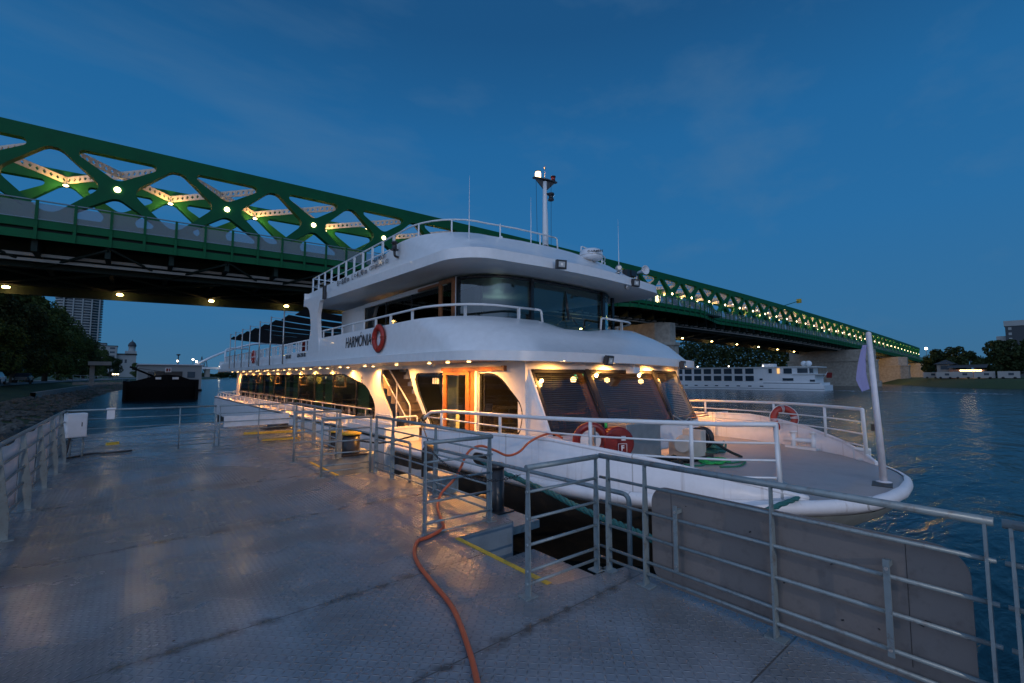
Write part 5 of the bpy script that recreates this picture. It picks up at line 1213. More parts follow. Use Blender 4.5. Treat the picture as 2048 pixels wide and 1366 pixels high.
# ---- railings
RZ = [.84, .62, .41, .20, .10]
def flatpost(b, x, y, rz, h=1.04, w=.075, t=.014):
    """tapered flat steel post, wide at the bottom"""
    m3 = Matrix.Rotation(rz, 3, 'Z'); vs = []
    for z, ww in ((0, w), (.55 * h, w), (h * .9, w * .55), (h, w * .5)):
        for a, c in ((-1, -1), (1, -1), (1, 1), (-1, 1)): vs.append(m3 @ Vector((a * t / 2, c * ww / 2, 0)) + Vector((x, y, z)))
    fs = [(i * 4 + j, i * 4 + (j + 1) % 4, (i + 1) * 4 + (j + 1) % 4, (i + 1) * 4 + j) for i in range(3) for j in range(4)] + [(3, 2, 1, 0), (12, 13, 14, 15)]
    b.add(vs, fs); return b
def railing(p0, p1, posts, label, zs=RZ, top=1.04, rt=.024, rm=.0135, pw=.075, foot=True, endgap=.0, pipe=None, group='steel railings of the pontoon'):
    p0 = Vector((*p0, 0)); p1 = Vector((*p1, 0)); d = (p1 - p0).normalized(); L0 = (p1 - p0).length; rz = math.atan2(d.y, d.x)
    t = thing('railing', tuple((p0 + p1) / 2), label, 'railing', group)
    b = MB(); b.tube([p0 + Vector((0, 0, top)), p1 + Vector((0, 0, top))], rt, 10); b.build('top_rail', 'galv', t)
    for z in zs:
        b = MB(); b.tube([p0 + Vector((0, 0, z)), p1 + Vector((0, 0, z))], rm, 8); b.build('rail', 'galv', t)
    for s in posts:
        p = p0 + d * s
        b = MB()
        if pipe: b.cyl((p.x, p.y, 0), (p.x, p.y, top), pipe, 10)
        else: flatpost(b, p.x, p.y, rz, top, pw)
        o = b.build('post', 'galv', t)
        if foot:
            b = MB(); b.box((p.x, p.y, .006), (.13, .11, .01), rz); b.build('foot_plate', 'galv', o)
    return t
railing((3.50, 2.86), (3.50, .245), [.10, .50, 1.53, 2.58], 'long near railing on the right with the grey sign back fixed behind it')
railing((3.50, .215), (3.50, -3.2), [.03, 1.1, 2.2, 3.3], 'railing at the right edge of the photo continuing past the sign back')
railing((2.56, 2.87), (3.44, 2.84), [.02, .86], 'short railing across the deck beside the near yellow edge strip', pw=.06)
railing((2.60, 4.66), (3.55, 4.62), [.02, .92], 'square railing panel across the deck where the orange hose passes', zs=[.82, .60, .37, .14, .02], pw=.065)
railing((3.60, 4.72), (3.60, 8.30), [.03, 1.38, 2.85, 3.55], 'long railing between the two yellow edge strips')
railing((3.55, 8.36), (2.66, 8.50), [.02, .88], 'short railing panel beside the far yellow edge strip', pipe=.022)
railing((2.68, 10.37), (3.56, 10.2), [.02, .86], 'short railing across the deck in front of the yellow-capped bollard', pipe=.02)
railing((3.62, 10.25), (3.66, 13.95), [.03, 1.95, 3.0, 3.68], 'railing behind the bollards running towards the far end of the pontoon', pw=.09)
railing((-1.06, 14.05), (1.74, 13.98), [.02, 2.04, 2.78], 'far railing left of the double post, facing the river', pipe=.014, rt=.02, rm=.011)
railing((1.80, 13.98), (3.62, 13.95), [.02, .92, 1.8], 'far railing right of the double post with the white board behind it', pipe=.014, rt=.02, rm=.011)
# left railing with deep flat brackets and fabric banners behind it
lr = thing('railing', (-1.1, 9, 0), 'left railing of wide flat posts with pale fabric banners laced behind', 'railing', 'steel railings of the pontoon')
b = MB(); b.tube([(-1.08, 14.05, 1.04), (-1.08, -9, 1.04)], .026, 10); b.build('top_rail', 'galv', lr)
for z in (.82, .60, .38, .16):
    b = MB(); b.tube([(-1.05, 14.0, z), (-1.05, -9, z)], .014, 8); b.build('rail', 'galv', lr)
for i, y in enumerate((13.3, 11.95, 10.5, 9.0, 7.5, 6.0, 4.5, 3.0, 1.5, 0, -1.5)):
    b = MB(); vs = []
    for z, w in ((0, .13), (.3, .13), (.75, .08), (1.03, .05)):
        for a, c in ((0, -.008), (1, -.008), (1, .008), (0, .008)): vs.append((-1.02 - .14 * (z / 1.03) * .2 + (w if a else 0) - .06, y + c, z))
    b.add(vs, [(k * 4 + j, k * 4 + (j + 1) % 4, (k + 1) * 4 + (j + 1) % 4, (k + 1) * 4 + j) for k in range(3) for j in range(4)] + [(3, 2, 1, 0), (12, 13, 14, 15)]); b.build('post', 'galv', lr)
    b = MB(); b.bx(-1.16, -.90, y - .06, y + .06, .001, .012); b.build('foot_plate', 'galv', lr) if i < 8 else None
bl = ['pale banner nearest the white cabinet on the left railing', 'second pale banner from the white cabinet', 'third pale banner from the white cabinet', 'pale banner fourth from the white cabinet', 'pale banner fifth from the cabinet with a loose lower corner', 'pale banner cut by the left edge of the photo']
for i, (y0, y1) in enumerate(((12.75, 13.25), (12.0, 12.7), (10.55, 11.9), (9.05, 10.45), (7.55, 8.95), (6.05, 7.45))):
    b = MB(); rows = []; r2 = random.Random(i)
    for a in range(7):
        t = a / 6; row = []
        for c in range(9):
            u = c / 8; sag = .03 * math.sin(u * math.pi) * (1 if t in (0, 1) else 0) * (1 if t == 0 else -1)
            row.append((-1.10 - .025 * math.sin(u * 6 + t * 4 + i) * math.sin(u * math.pi), y0 + (y1 - y0) * u, .10 + .90 * t + sag + .02 * r2.random()))
        rows.append(row)
    b.grid(rows); o = b.build('banner', 'banner'); so = o.modifiers.new('thick', 'SOLIDIFY'); so.thickness = .003; tag(o, bl[i], 'banner', 'fabric banners on the left railing')
# sign back
vs, fs = plate(fillet([(.35, .04), (2.33, .04), (2.33, .85), (.35, .85)], .15, 8), [], .012, lambda u, v, w: (3.56 + w, u, v)); b = MB(); b.add(vs, fs)
sg_ = tag(b.build('sign_board', 'signback'), 'grey back of a long round-cornered sign fixed behind the near right railing', 'sign')
for y, z0, z1 in ((2.06, .22, .74), (.70, .17, .72)):
    b = MB(); b.box((3.475, y, (z0 + z1) / 2), (.012, .032, z1 - z0)); b.box((3.52, y, .69), (.09, .03, .03)); o = b.build('clamp_strip', 'galv', sg_); 
    for z in (z0 + .04, z1 - .05):
        b = MB(); b.lathe((3.468, y, z), [(.011, 0), (.011, .008)], 6, axis=(-1, 0, 0)); b.build('bolt', 'steel', o)
# low barrier pipes at the outer edge of the recesses
for k, (y0, y1, zb, lb_) in enumerate(((6.3, 2.70, -.45, 'low barrier pipe along the outer edge of the near recess'), (11.3, 7.18, -.1, 'low barrier pipe along the outer edge of the far recess'))):
    b = MB(); b.tube(bend([(3.74, y0, .0 if k else -.0), (3.74, y0, .66), (3.74, y1, .66), (3.74, y1, zb)], .08), .024, 10); o = tag(b.build('barrier_pipe', 'galv'), lb_, 'barrier', 'low barrier pipes')
# chain across the near opening
P0 = Vector((2.62, 4.55, .98)); P1 = Vector((2.56, 2.95, .97)); b = MB(); nl = 46
for i in range(nl):
    t = (i + .5) / nl; p = P0.lerp(P1, t) - Vector((0, 0, .16 * 4 * t * (1 - t))); d = (P1 - P0) + Vector((0, 0, -.16 * 4 * (1 - 2 * t))); d.normalize()
    s_ = Vector((1, 0, 0)) if i % 2 else Vector((0, 0, 1)); s_ = (s_ - d * s_.dot(d)).normalized(); pts = [p + d * .024 * math.cos(a) + s_ * .011 * math.sin(a) for a in [2 * math.pi * j / 10 for j in range(10)]]
    b.tube(pts, .0035, 5, True)
ch = tag(b.build('chain', 'blackpaint', origin=tuple(P0)), 'dark chain sagging across the near gap in the railings', 'chain')
# orange hose
HP = [at(965, 1440, Z=.02), at(955, 1366, Z=.02), at(935, 1290, Z=.02), at(905, 1215, Z=.02), at(865, 1165, Z=.02), at(838, 1130, Z=.02), at(829, 1105, Z=.02), at(836, 1082, Z=.02), at(859, 1073, Z=.02), at(886, 1056, Z=.03), at(882, 1038, Z=.05), at(875, 1011, X=3.32), at(884, 985, X=3.50), at(908, 959, X=3.66), at(922, 934, X=3.86), at(932, 911, X=4.0), at(945, 897, X=4.12), at(964, 892, X=4.25), at(990, 901, X=4.5), at(1015, 911, X=4.7), at(1038, 904, X=4.92), at(1058, 885, X=5.14), at(1082, 872, X=5.32), at(1105, 867, X=5.6), at(1125, 876, X=5.8)]
b = MB(); b.tube(smooth(HP, 6), .019, 10); tag(b.build('hose', 'hose', origin=tuple(HP[4])), 'orange rubber hose winding over the checker plate up to the ship', 'hose')
# mooring lines
def rope(P, r, m, label):
    P = smooth(P, 10); b = MB(); k_ = 3; n_ = len(P)
    for s_ in range(3):
        Q = []
        for i, p in enumerate(P):
            t = (P[min(i + 1, n_ - 1)] - P[max(0, i - 1)]).normalized(); u = t.orthogonal().normalized(); w = t.cross(u); a = i * 1.15 + s_ * 2.094; Q.append(p + (u * math.cos(a) + w * math.sin(a)) * r * .5)
        b.tube(Q, r * .62, 6)
    return tag(b.build('rope', m, origin=tuple(P[0])), label, 'rope', 'mooring lines')
rope([at(960, 916, X=5.40), at(968, 924, X=5.24), at(1000, 942, X=5.1), at(1088, 980, X=4.9), at(1158, 1015, X=4.72), at(1225, 1044, X=4.55), at(1290, 1072, X=4.4), at(1370, 1105, X=4.25)], .042, 'ropeteal', 'thick teal mooring line from the oval hull opening down behind the grey sign back')
rope([Vector((7.35, 2.62, .16)), at(1600, 992, Y=2.45), at(1535, 1020, Y=2.15), at(1450, 1062, X=5.2), at(1400, 1100, X=4.3)], .032, 'ropeteal', 'teal mooring line from the bow fairlead down behind the railing')
hw = at(961, 918, X=5.285)
b = MB(); P_ = []
for i in range(28):
    a = 2 * math.pi * i / 28; P_.append(hw + Vector((0, .26 * math.copysign(abs(math.cos(a)) ** .7, math.cos(a)), .13 * math.copysign(abs(math.sin(a)) ** .7, math.sin(a)))))
b.tube(P_, .022, 8, True); hz = b.build('hawse_opening', 'hullside', ship)
b = MB(); b.v = [tuple(p + Vector((-.012, 0, 0))) for p in P_]; b.f = [tuple(range(28))]; b.sm = [False]; b.build('hawse_hole', 'blackpaint', hz)
rope([Vector((4.15, 10.6, .3)), Vector((4.6, 10.2, .25)), Vector((5.2, 9.8, .4))], .02, 'ropedark', 'short dark line between the capped bollard and the ship')
# white electric cabinet and small box on the far rail
cb = thing('electric_cabinet', (-.92, 13.6, .3), 'white electric cabinet at the far left corner of the railings', 'cabinet')
b = MB(); b.box((-.88, 13.78, .74), (.34, .22, .52), R(18)); b.build('housing', 'boxwhite', cb, bevel=.012)
b = MB(); b.box((-.845, 13.66, .74), (.30, .02, .48), R(18)); dd = b.build('door', 'boxwhite', cb, bevel=.004); b = MB(); b.box((-.77, 13.675, .76), (.015, .02, .09), R(18)); b.build('handle', 'blackpaint', dd)
b = MB(); b.tube([(-.95, 13.9, .02), (-.95, 13.9, .5)], .02, 8); b.tube([(-.75, 13.9, .02), (-.75, 13.9, .5)], .02, 8); b.build('bracket', 'galv', cb)
b = MB(); b.tube(smooth([(-.95, 13.7, .48), (-.97, 13.6, .25), (-.99, 13.5, .08), (-.95, 13.9, .03), (-.6, 14.3, .03), (-.3, 14.2, .03), (.1, 14.3, .03)]), .022, 8); tag(b.build('cable', 'black'), 'thick black cable running down from the cabinet over the deck', 'cable')
q = at(222, 827, Y=14.05); b = MB(); b.box(q, (.14, .06, .26)); jb = tag(b.build('junction_box', 'boxwhite', bevel=.008), 'small white box clipped over the far railing', 'box'); b = MB(); b.box(q + Vector((0, -.02, .11)), (.17, .1, .03)); b.build('lid', 'boxwhite', jb)
b = MB(); b.tube([at(140, 902, Z=.05), at(210, 891, Z=.05)], .012, 6); bm_ = tag(b.build('broom', 'galv'), 'broom lying on the deck beyond the far railing', 'broom'); b = MB(); b.box(at(225, 887, Z=.05), (.26, .08, .07), R(20)); b.build('brush_head', 'yellow', bm_)
# white board, planks, cleats beyond the far rail
b = MB(); b.bx(1.92, 3.5, 14.03, 14.06, .48, .76); tag(b.build('board', 'boxwhite'), 'long blank white board hung on the far railing towards the ship', 'board')
for p, w, rz, lb_ in ((at(550, 866, Z=.03), 1.7, R(-14), 'longer yellow-painted plank lying beyond the far railing'), (at(564, 879, Z=.03), 1.0, R(-12), 'shorter yellow-painted plank lying nearest the far railing')):
    b = MB(); b.box(p + Vector((0, 0, .03)), (w, .16, .06), rz); tag(b.build('plank', 'yellow', bevel=.004), lb_, 'plank', 'yellow planks on the pontoon')
b = MB(); c = Vector((4.05, 3.9 + 1.0, -.44)); b.box((4.02, 6.6, .06), (.35, .5, .3)); tag(b.build('junction_box', 'galv', bevel=.02), 'low grey steel box outside the long railing by the hose', 'box')
# quay lamp standing behind the photographer (its light rakes along the deck)
ql = thing('lamp_post', (-.4, -16, 0), 'grey lamp post standing alone at the rear of the pontoon', 'lamp')
b = MB(); b.tube([(-.4, -16, 0), (-.4, -16, 5.6), (-.3, -15.6, 5.8)], .05, 10); b.build('pole', 'galv', ql)
b = MB(); b.box((-.3, -15.4, 5.8), (.3, .4, .1)); b.build('lamp_head', 'galv', ql); b = MB(); b.box((-.3, -15.35, 5.742), (.24, .3, .01)); b.build('lens', 'farlamp', ql)
light('SPOT', 'lamp_beam', (-.3, -15.3, 5.7), 3000, (1.0, .86, .78), ql, .05, R(150), (0.25, 1, -.25), .5)
# ================================================================== BACKGROUND THINGS
# white river cruise ship going away along the far side
cs = thing('cruise_ship', (131, 60, WATER), 'long white two-storey river cruise ship passing under the bridge on the far side', 'ship')
A_ = Vector((134.2, 37.2, 0)); D_ = Vector((-.10, 1, 0)).normalized(); N_ = Vector((D_.y, -D_.x, 0))
def cp(s, o, z): p = A_ + D_ * s + N_ * o; return (p.x, p.y, z)
def cbox(b, s0, s1, o0, o1, z0, z1):
    vs = [cp(s, o, z) for z in (z0, z1) for s, o in ((s0, o0), (s1, o0), (s1, o1), (s0, o1))]; b.add(vs, [(3, 2, 1, 0), (4, 5, 6, 7), (0, 1, 5, 4), (1, 2, 6, 5), (2, 3, 7, 6), (3, 0, 4, 7)]); return b
b = MB(); cbox(b, 0, 108, 0, 11, WATER - .5, -.45); cbox(b, 0.6, 108, .1, 10.9, -.45, .2); b.build('hull', 'cruise', cs)
b = MB(); cbox(b, 2.0, 105, .25, 10.8, .2, 2.3); cbox(b, 3.2, 105, .25, 10.8, 2.3, 4.2); b.build('superstructure', 'cruise', cs)
b = MB(); cbox(b, 1.2, 107, -.1, 11.1, 4.2, 4.42); cbox(b, 0.4, 7, .0, 11, 2.3, 2.5); b.build('roof', 'soffit', cs)
for i in range(30):
    s0 = 16.4 + i * 2.9
    for z in (0.55, 2.55):
        b = MB(); cbox(b, s0, s0 + 2.1, .10, .24, z, z + 1.45); b.build('balcony_window', 'builddark', cs)
for s0, s1, z0, z1 in ((11.8, 12.6, 2.7, 3.9), (7.1, 9.0, 2.6, 3.95), (3.5, 5.8, 2.75, 3.95), (6.8, 9.3, .7, 1.35), (14.2, 14.9, .8, 1.25), (2.0, 3.1, .5, 1.0), (2.3, 3.1, 2.7, 3.9)):
    b = MB(); cbox(b, s0, s1, .08, .24, z0, z1); b.build('window', 'builddark', cs)
b = MB(); cbox(b, 10.0, 10.55, .1, .24, 2.6, 3.95); b.build('lit_window', emis('lit_cabin', (1, .55, .18), 1.0), cs)
b = MB(); cbox(b, 1, 14, .02, .12, .0, .1); cbox(b, 0, 105, -.02, .02, -1.5, -1.4); b.build('hull_line', 'builddark', cs)
b = MB()
for i in range(30): cbox(b, 14 + i * 3, 14.9 + i * 3, -.04, .03, -1.0, -.72)
build_each(b, 'porthole', 'builddark', cs)
for k, (s0, o) in enumerate(((3.6, 2.2), (4.9, 3.2))):
    b = MB(); b.sphere(cp(s0, o, 5.2), .75, 12, 8); b.build('satellite_dome', 'cruise', cs)
b = MB(); cbox(b, 12, 15, 3, 6, 4.4, 5.3); b.build('deckhouse', 'cruise', cs)
for i in range(9):
    b = MB(); b.sphere(cp(14 + i * 9, .4, 4.75), .16, 8, 6); b.build('deck_lamp', 'farlamp', cs)
b = MB(); b.tube([cp(.3, 1, 1.4), cp(-.6, 1, 3.0)], .05, 6); b.build('ensign_staff', 'cruise', cs)
rows = []
for i in range(4): rows.append([(lambda p: (p[0], p[1] - .4 * j, p[2] - .45 * i))(cp(-.45 + .05 * i, 1, 2.8)) for j in range(4)])
b = MB(); b.grid(rows); tag(b.build('flag', 'reelred'), 'tiny red flag at the stern of the white cruise ship', 'flag')
b = MB(); r2 = random.Random(4); rows = []
for i in range(30):
    s = -i * 1.1; w = 2.0 + i * .16; rows.append([(lambda p: (p[0], p[1], WATER + .02 + .16 * r2.random() * (1 - i / 30)))(cp(s, 4 + w * (j - 3) / 3, 0)) for j in range(7)])
b.grid(rows); m, t, bb = nodes('wake_foam'); bb.inputs['Base Color'].default_value = (.45, .5, .55, 1); bb.inputs['Roughness'].default_value = .6; n = t.nodes.new('ShaderNodeTexNoise'); n.inputs['Scale'].default_value = 1.4; n.inputs['Detail'].default_value = 6; cr_ = t.nodes.new('ShaderNodeValToRGB'); cr_.color_ramp.elements[0].position = .50; cr_.color_ramp.elements[1].position = .66; tc_ = t.nodes.new('ShaderNodeTexCoord'); t.links.new(tc_.outputs['Object'], n.inputs[0]); t.links.new(n.outputs[0], cr_.inputs[0]); t.links.new(cr_.outputs[0], bb.inputs['Alpha'])
tag(b.build('wake', m), 'pale foaming wake behind the white cruise ship', 'wake', kind='stuff')
# black barge and white houseboat on the left
bg_ = thing('barge', (3.8, 96, WATER), 'black pusher barge with a blunt bow moored by the left bank', 'barge')
b = MB(); pts = [(-.75, 90.5), (8.25, 90.0), (8.4, 125), (-.6, 125)]
vs = [(-.6, 90.3, -2.4), (8.1, 90, -2.4), (8.3, 130, -2.4), (-.5, 130, -2.4)]; top = [(-.75, 90, .9), (.6, 89.8, 1.2), (3.0, 89.6, 1.95), (4.4, 89.5, 2.1), (5.8, 89.6, 1.95), (7.4, 89.7, 1.3), (8.25, 89.9, 1.15)]
rows = [[(x * .98 + .1, y + .6, -2.4) for x, y, z in top], [(x, y, .2) for x, y, z in top], [(x, y, z) for x, y, z in top], [(x, y + 3, z - .1) for x, y, z in top], [(x, y + 38, .9) for x, y, z in top]]
b.grid(rows, False); b.bx(-.9, -.5, 89.6, 130, -2.4, 1.1); b.bx(8.1, 8.5, 89.6, 130, -2.4, 1.3); b.build('hull', 'barge', bg_)
b = MB(); b.bx(3.2, 7.0, 100, 106, 1, 2.7); b.bx(4.2, 6.0, 92, 93, 1.6, 2.6); b.build('deck_gear', 'blackpaint', bg_)
b = MB(); b.tube([(-.2, 92, 3.3), (2.8, 93, 1.8)], .16, 6); b.tube([(.2, 92, 3.2), (5.5, 94, 2.3)], .03, 5); b.build('boom', 'barge', bg_)
for x0, x1 in ((2.9, 3.6), (5.0, 5.8)):
    b = MB(); b.bx(x0, x1, 89.3, 89.45, 1.35, 1.7); b.build('hull_plate', 'hullside', bg_)
b = MB(); b.bx(4.1, 4.9, 91.0, 91.1, 2.5, 3.2); sp2 = tag(b.build('sign_plate', 'textwhite'), 'small red and white plate standing on the bow of the black barge', 'sign')
b = MB(); b.bx(4.22, 4.5, 90.96, 91.0, 2.62, 3.08); b.bx(4.6, 4.78, 90.96, 91.0, 2.62, 3.08); b.build('red_marks', 'reelred', sp2)
hbk = thing('houseboat', (5, 150, WATER), 'low pale houseboat with a flat roof behind the black barge', 'boat')
b = MB(); b.bx(1.2, 13.8, 140, 175, -1.6, 4.6); b.build('cabin', 'buildwhite', hbk); b = MB(); b.bx(.9, 14.1, 139.6, 176, 4.6, 4.85); b.build('roof', 'archwhite', hbk); b = MB(); b.bx(1.0, 14.0, 139.8, 176, -2.2, -1.4); b.build('hull', 'barge', hbk)
for i in range(4):
    b = MB(); b.bx(3 + i * 2.6, 4.6 + i * 2.6, 139.9, 140.02, 1.5, 3.0); b.build('window', 'builddark', hbk)
# jetty bridge and mooring frame on the left bank
jt = thing('jetty', (-4, 128, WATER), 'narrow gangway bridge running from the left bank to the black barge', 'gangway')
p0, p1 = at(146, 764, Y=100), at(258, 769, Y=100)
b = MB(); b.box((p0 + p1) / 2, ((p1 - p0).length, 1.2, .35), math.atan2((p1 - p0).y, (p1 - p0).x)); b.build('walkway', 'concrete', jt)
b = MB()
for d in (-.6, .6):
    for h in (.6, 1.1): b.tube([p0 + Vector((0, d, h)), p1 + Vector((0, d, h))], .04, 5)
b.build('handrail', 'galv', jt)
b = MB()
for i in range(9): 
    p = p0.lerp(p1, i / 8); b.cyl(p + Vector((0, -.6, 0)), p + Vector((0, -.6, 1.1)), .035, 5)
build_each(b, 'handrail_post', 'galv', jt)
sh_ = thing('shelter', (-6.0, 118, .5), 'raised flat platform on a single column beside the left bank jetty', 'shelter')
q0_, q1_ = at(177, 727, Y=118), at(223, 727, Y=118)
b = MB(); b.box((q0_ + q1_) / 2, ((q1_ - q0_).length, 2.5, .7)); b.build('platform', 'concrete', sh_); b = MB(); c_ = at(184, 745, Y=118); b.bx(c_.x - .35, c_.x + .35, 117.7, 118.3, 0, q0_.z - .3); b.build('column', 'concrete', sh_)
# tall round-cornered apartment tower
tw = thing('apartment_tower', (-42.5, 600, 0), 'tall round-cornered tower of pale balcony bands rising behind the left trees', 'tower')
def stad(cx_, cy_, w, d, r, n=8):
    return fillet([(cx_ - w / 2, cy_ - d / 2), (cx_ + w / 2, cy_ - d / 2), (cx_ + w / 2, cy_ + d / 2), (cx_ - w / 2, cy_ + d / 2)], r, n)
b = MB(); b.prism(stad(-42.3, 612, 31, 22, 9), 0, 108); b.build('core', 'builddark', tw)
for i in range(40):
    z = 4 + i * 2.6; b = MB(); b.prism(stad(-42.3, 612, 34.5, 25.5, 10.5), z, z + .85); b.build('balcony_band', 'buildwhite', tw)
b = MB()
for x in (-52.5, -45.8, -39.2, -32.8, -27.2): b.bx(x - .5, x + .5, 598.6, 600.5, 2, 108)
build_each(b, 'fin', 'buildwhite', tw)
def block(loc, w, d, h, label, m='buildwhite', nx=4, nz_=3, roof=True, lit=False):
    t = thing('building', loc, label, 'building'); x, y, z = loc
    b = MB(); b.bx(x - w / 2, x + w / 2, y - d / 2, y + d / 2, z, z + h); b.build('wall', m, t)
    b = MB(); b.bx(x - w / 2 - .4, x + w / 2 + .4, y - d / 2 - .4, y + d / 2 + .4, z + h, z + h + .5); b.build('roof', 'roofdark', t)
    for i in range(nx):
        for k in range(nz_):
            xx = x - w / 2 + (i + .5) * w / nx; zz = z + (k + .5) * h / nz_; b = MB(); b.bx(xx - w / nx * .28, xx + w / nx * .28, y - d / 2 - .08, y - d / 2 + .05, zz - h / nz_ * .22, zz + h / nz_ * .22); b.build('window', 'builddark', t)
    return t
block((-15.5, 500, 0), 11, 16, 26.5, 'pale flat-roofed block with open balconies right of the tower', nx=2, nz_=8)
block((-22.5, 520, 0), 10, 16, 29.5, 'taller grey roofed block touching the tower foot', 'concrete', 2, 8)
dm = thing('domed_building', (-4, 500, 0), 'pale building with a dark dome on a small round lantern', 'building')
b = MB(); b.bx(-14, 2.5, 495, 510, 0, 20); b.bx(-5, 2.5, 494, 500, 20, 23); b.build('wall', 'buildwhite', dm); b = MB(); b.prism([(-14.5, 494), (3, 494), (3, 511), (-14.5, 511)], 20, 20.8); b.build('roof', 'roofdark', dm)
b = MB(); b.lathe((-.6, 500, 22.5), [(2.7, 0), (2.7, .8), (2.3, 1), (2.3, 4.3), (2.8, 4.6)], 16); b.build('lantern', 'buildwhite', dm); b = MB(); b.lathe((-.6, 500, 27.1), [(2.7, 0), (2.8, 1), (2.3, 2.6), (1.2, 3.9), (.3, 4.6), (.1, 6)], 16); b.build('dome', 'roofdark', dm)
for i in range(4):
    b = MB(); b.bx(-12.6 + i * 2.6, -11.2 + i * 2.6, 494.9, 495.1, 13, 16); b.build('window', 'builddark', dm)
# white arch bridge far off
ab = thing('arch_bridge', (130, 900, 10), 'distant bridge with a white steel arch seen behind the ship stern', 'bridge')
b = MB(); b.bx(25, 420, 897, 922, 14, 17.5); b.build('deck', 'archwhite', ab)
for y in (898, 920):
    P = [(74 + 236 * i / 40, y, 16 + 46 * math.sin(math.pi * i / 40) ** .92 if 0 < i < 40 else 16) for i in range(41)]; b = MB(); b.tube(P, 1.6, 8); b.build('arch', 'archwhite', ab)
for x in (97, 290): b = MB(); b.bx(x - 3, x + 3, 900, 918, -3, 14); b.build('pier', 'concrete', ab)
for px, py in ((386, 719), (355, 722), (372, 733.5), (344, 732.5), (350, 734), (393, 723), (439.5, 733.5), (438.5, 742)):
    p = at(px, py, Y=890); o = thing('street_lamp', (p.x, 890, 12), None, None); b = MB(); b.cyl((p.x, 890, 12), (p.x, 890, p.z), .3, 5); b.build('pole', 'roofdark', o); b = MB(); b.sphere(p, 1.35 if py < 725 else .9, 8, 6); b.build('globe', 'farlamp', o); tag(o, {386: 'tallest bright lamp at the left foot of the white arch', 355: 'lamp in front of the thin mast left of the white arch', 372: 'low lamp on the bridge deck between the mast and the tallest lamp', 344: 'leftmost lamp above the houseboat roof', 350: 'lamp just right of the leftmost one above the houseboat', 393: 'lamp just right of the tallest bright lamp by the arch', 439.5: 'lamp on the arch bridge deck next to the ship stern', 438.5: 'lamp under the arch bridge next to the ship stern'}[px], 'lamp', 'lamps by the distant arch bridge')
p = at(357, 708, Y=950); b = MB(); b.cyl((p.x, 950, 0), (p.x, 950, p.z - 3), .9, 6); b.lathe((p.x, 950, p.z - 3), [(1, 0), (3, 1.4), (3, 2.4), (1, 3)], 10); tag(b.build('mast_tower', 'roofdark'), 'thin dark mast with a wide head left of the white arch', 'mast')
for px, py, w, lb_ in ((404, 713, 7, 'left harbour crane silhouetted before the white arch'), (412, 716, 6, 'right harbour crane silhouetted before the white arch')):
    p = at(px, py, Y=1100); b = MB(); b.tube([(p.x - w, 1100, 0), (p.x, 1100, p.z)], .7, 5); b.tube([(p.x + w, 1100, 0), (p.x, 1100, p.z)], .7, 5); b.tube([(p.x - w * .5, 1100, p.z * .55), (p.x + w * .5, 1100, p.z * .55)], .5, 5); tag(b.build('harbour_crane', 'roofdark'), lb_, 'crane', 'harbour cranes')
# distant tree line
rr = random.Random(5); vs = []; fs = []
for i in range(9000):
    x = rr.uniform(-260, 420); y = 1040 + rr.uniform(-15, 15); h = 9 + 5 * math.sin(x * .05) + 3 * math.sin(x * .19); p = Vector((x, y, rr.uniform(0, max(2, h)))); a = Vector((rr.gauss(0, 1), rr.gauss(0, 1), rr.gauss(0, 1))).normalized(); u = a.orthogonal().normalized(); v = a.cross(u); s_ = rr.uniform(1.2, 2.8); k = len(vs)
    vs += [p + u * s_, p + v * s_, p - u * s_, p - v * s_]; fs.append((k, k + 1, k + 2, k + 3))
b = MB(); b.add(vs, fs); tag(b.build('distant_wood', 'leafdark', origin=(0, 1040, 0), recalc=False), 'low dark tree line on the horizon beyond the arch bridge', 'wood', kind='stuff')
# cars and path lamps on the left bank
for i, (x, y, c, lb_) in enumerate(((-11.6, 74, 'boxwhite', 'pale parked car on the left bank path at the left edge'), (-12.0, 96, 'builddark', 'dark parked car farther along the left bank path'))):
    cr_ = thing('parked_car', (x, y, .95), lb_, 'car', 'cars parked on the left bank'); b = MB(); b.prism(fillet([(x - .85, y - 2.1), (x + .85, y - 2.1), (x + .85, y + 2.1), (x - .85, y + 2.1)], .35, 4), 1.25, 1.8); b.build('body', c, cr_, bevel=.05)
    b = MB(); z = 1.8; A0 = [(x - .78, y - 1.3), (x + .78, y - 1.3), (x + .78, y + 1.5), (x - .78, y + 1.5)]; A1 = [(x - .62, y - .7), (x + .62, y - .7), (x + .62, y + 1.0), (x - .62, y + 1.0)]; b.grid([[(p[0], p[1], z) for p in A0], [(p[0], p[1], z + .5) for p in A1]], False, True); b.f.append((4, 5, 6, 7)); b.sm.append(False); b.build('cabin', 'builddark', cr_)
    for a in (-1, 1):
        for c2 in (-1.3, 1.3): b = MB(); b.lathe((x + a * .8, y + c2, 1.25), [(.1, -.1), (.32, -.08), (.32, .08), (.1, .1)], 14, axis=(1, 0, 0)); b.build('wheel', 'black', cr_)
for i, px in enumerate((226, 231, 236)):
    p = at(px, 748.5, Y=205); o = thing('garden_lamp', (p.x, 205, .5), None, None); b = MB(); b.sphere(p, .22, 8, 6); b.build('globe', 'nodelamp', o); b = MB(); b.cyl((p.x, 205, .5), p, .05, 5); b.build('pole', 'roofdark', o); tag(o, ['leftmost of three warm lamps low among the left bank trees', 'middle of three warm lamps low among the left bank trees', 'rightmost of three warm lamps low among the left bank trees'][i], 'lamp', 'warm lamps among the left bank trees')
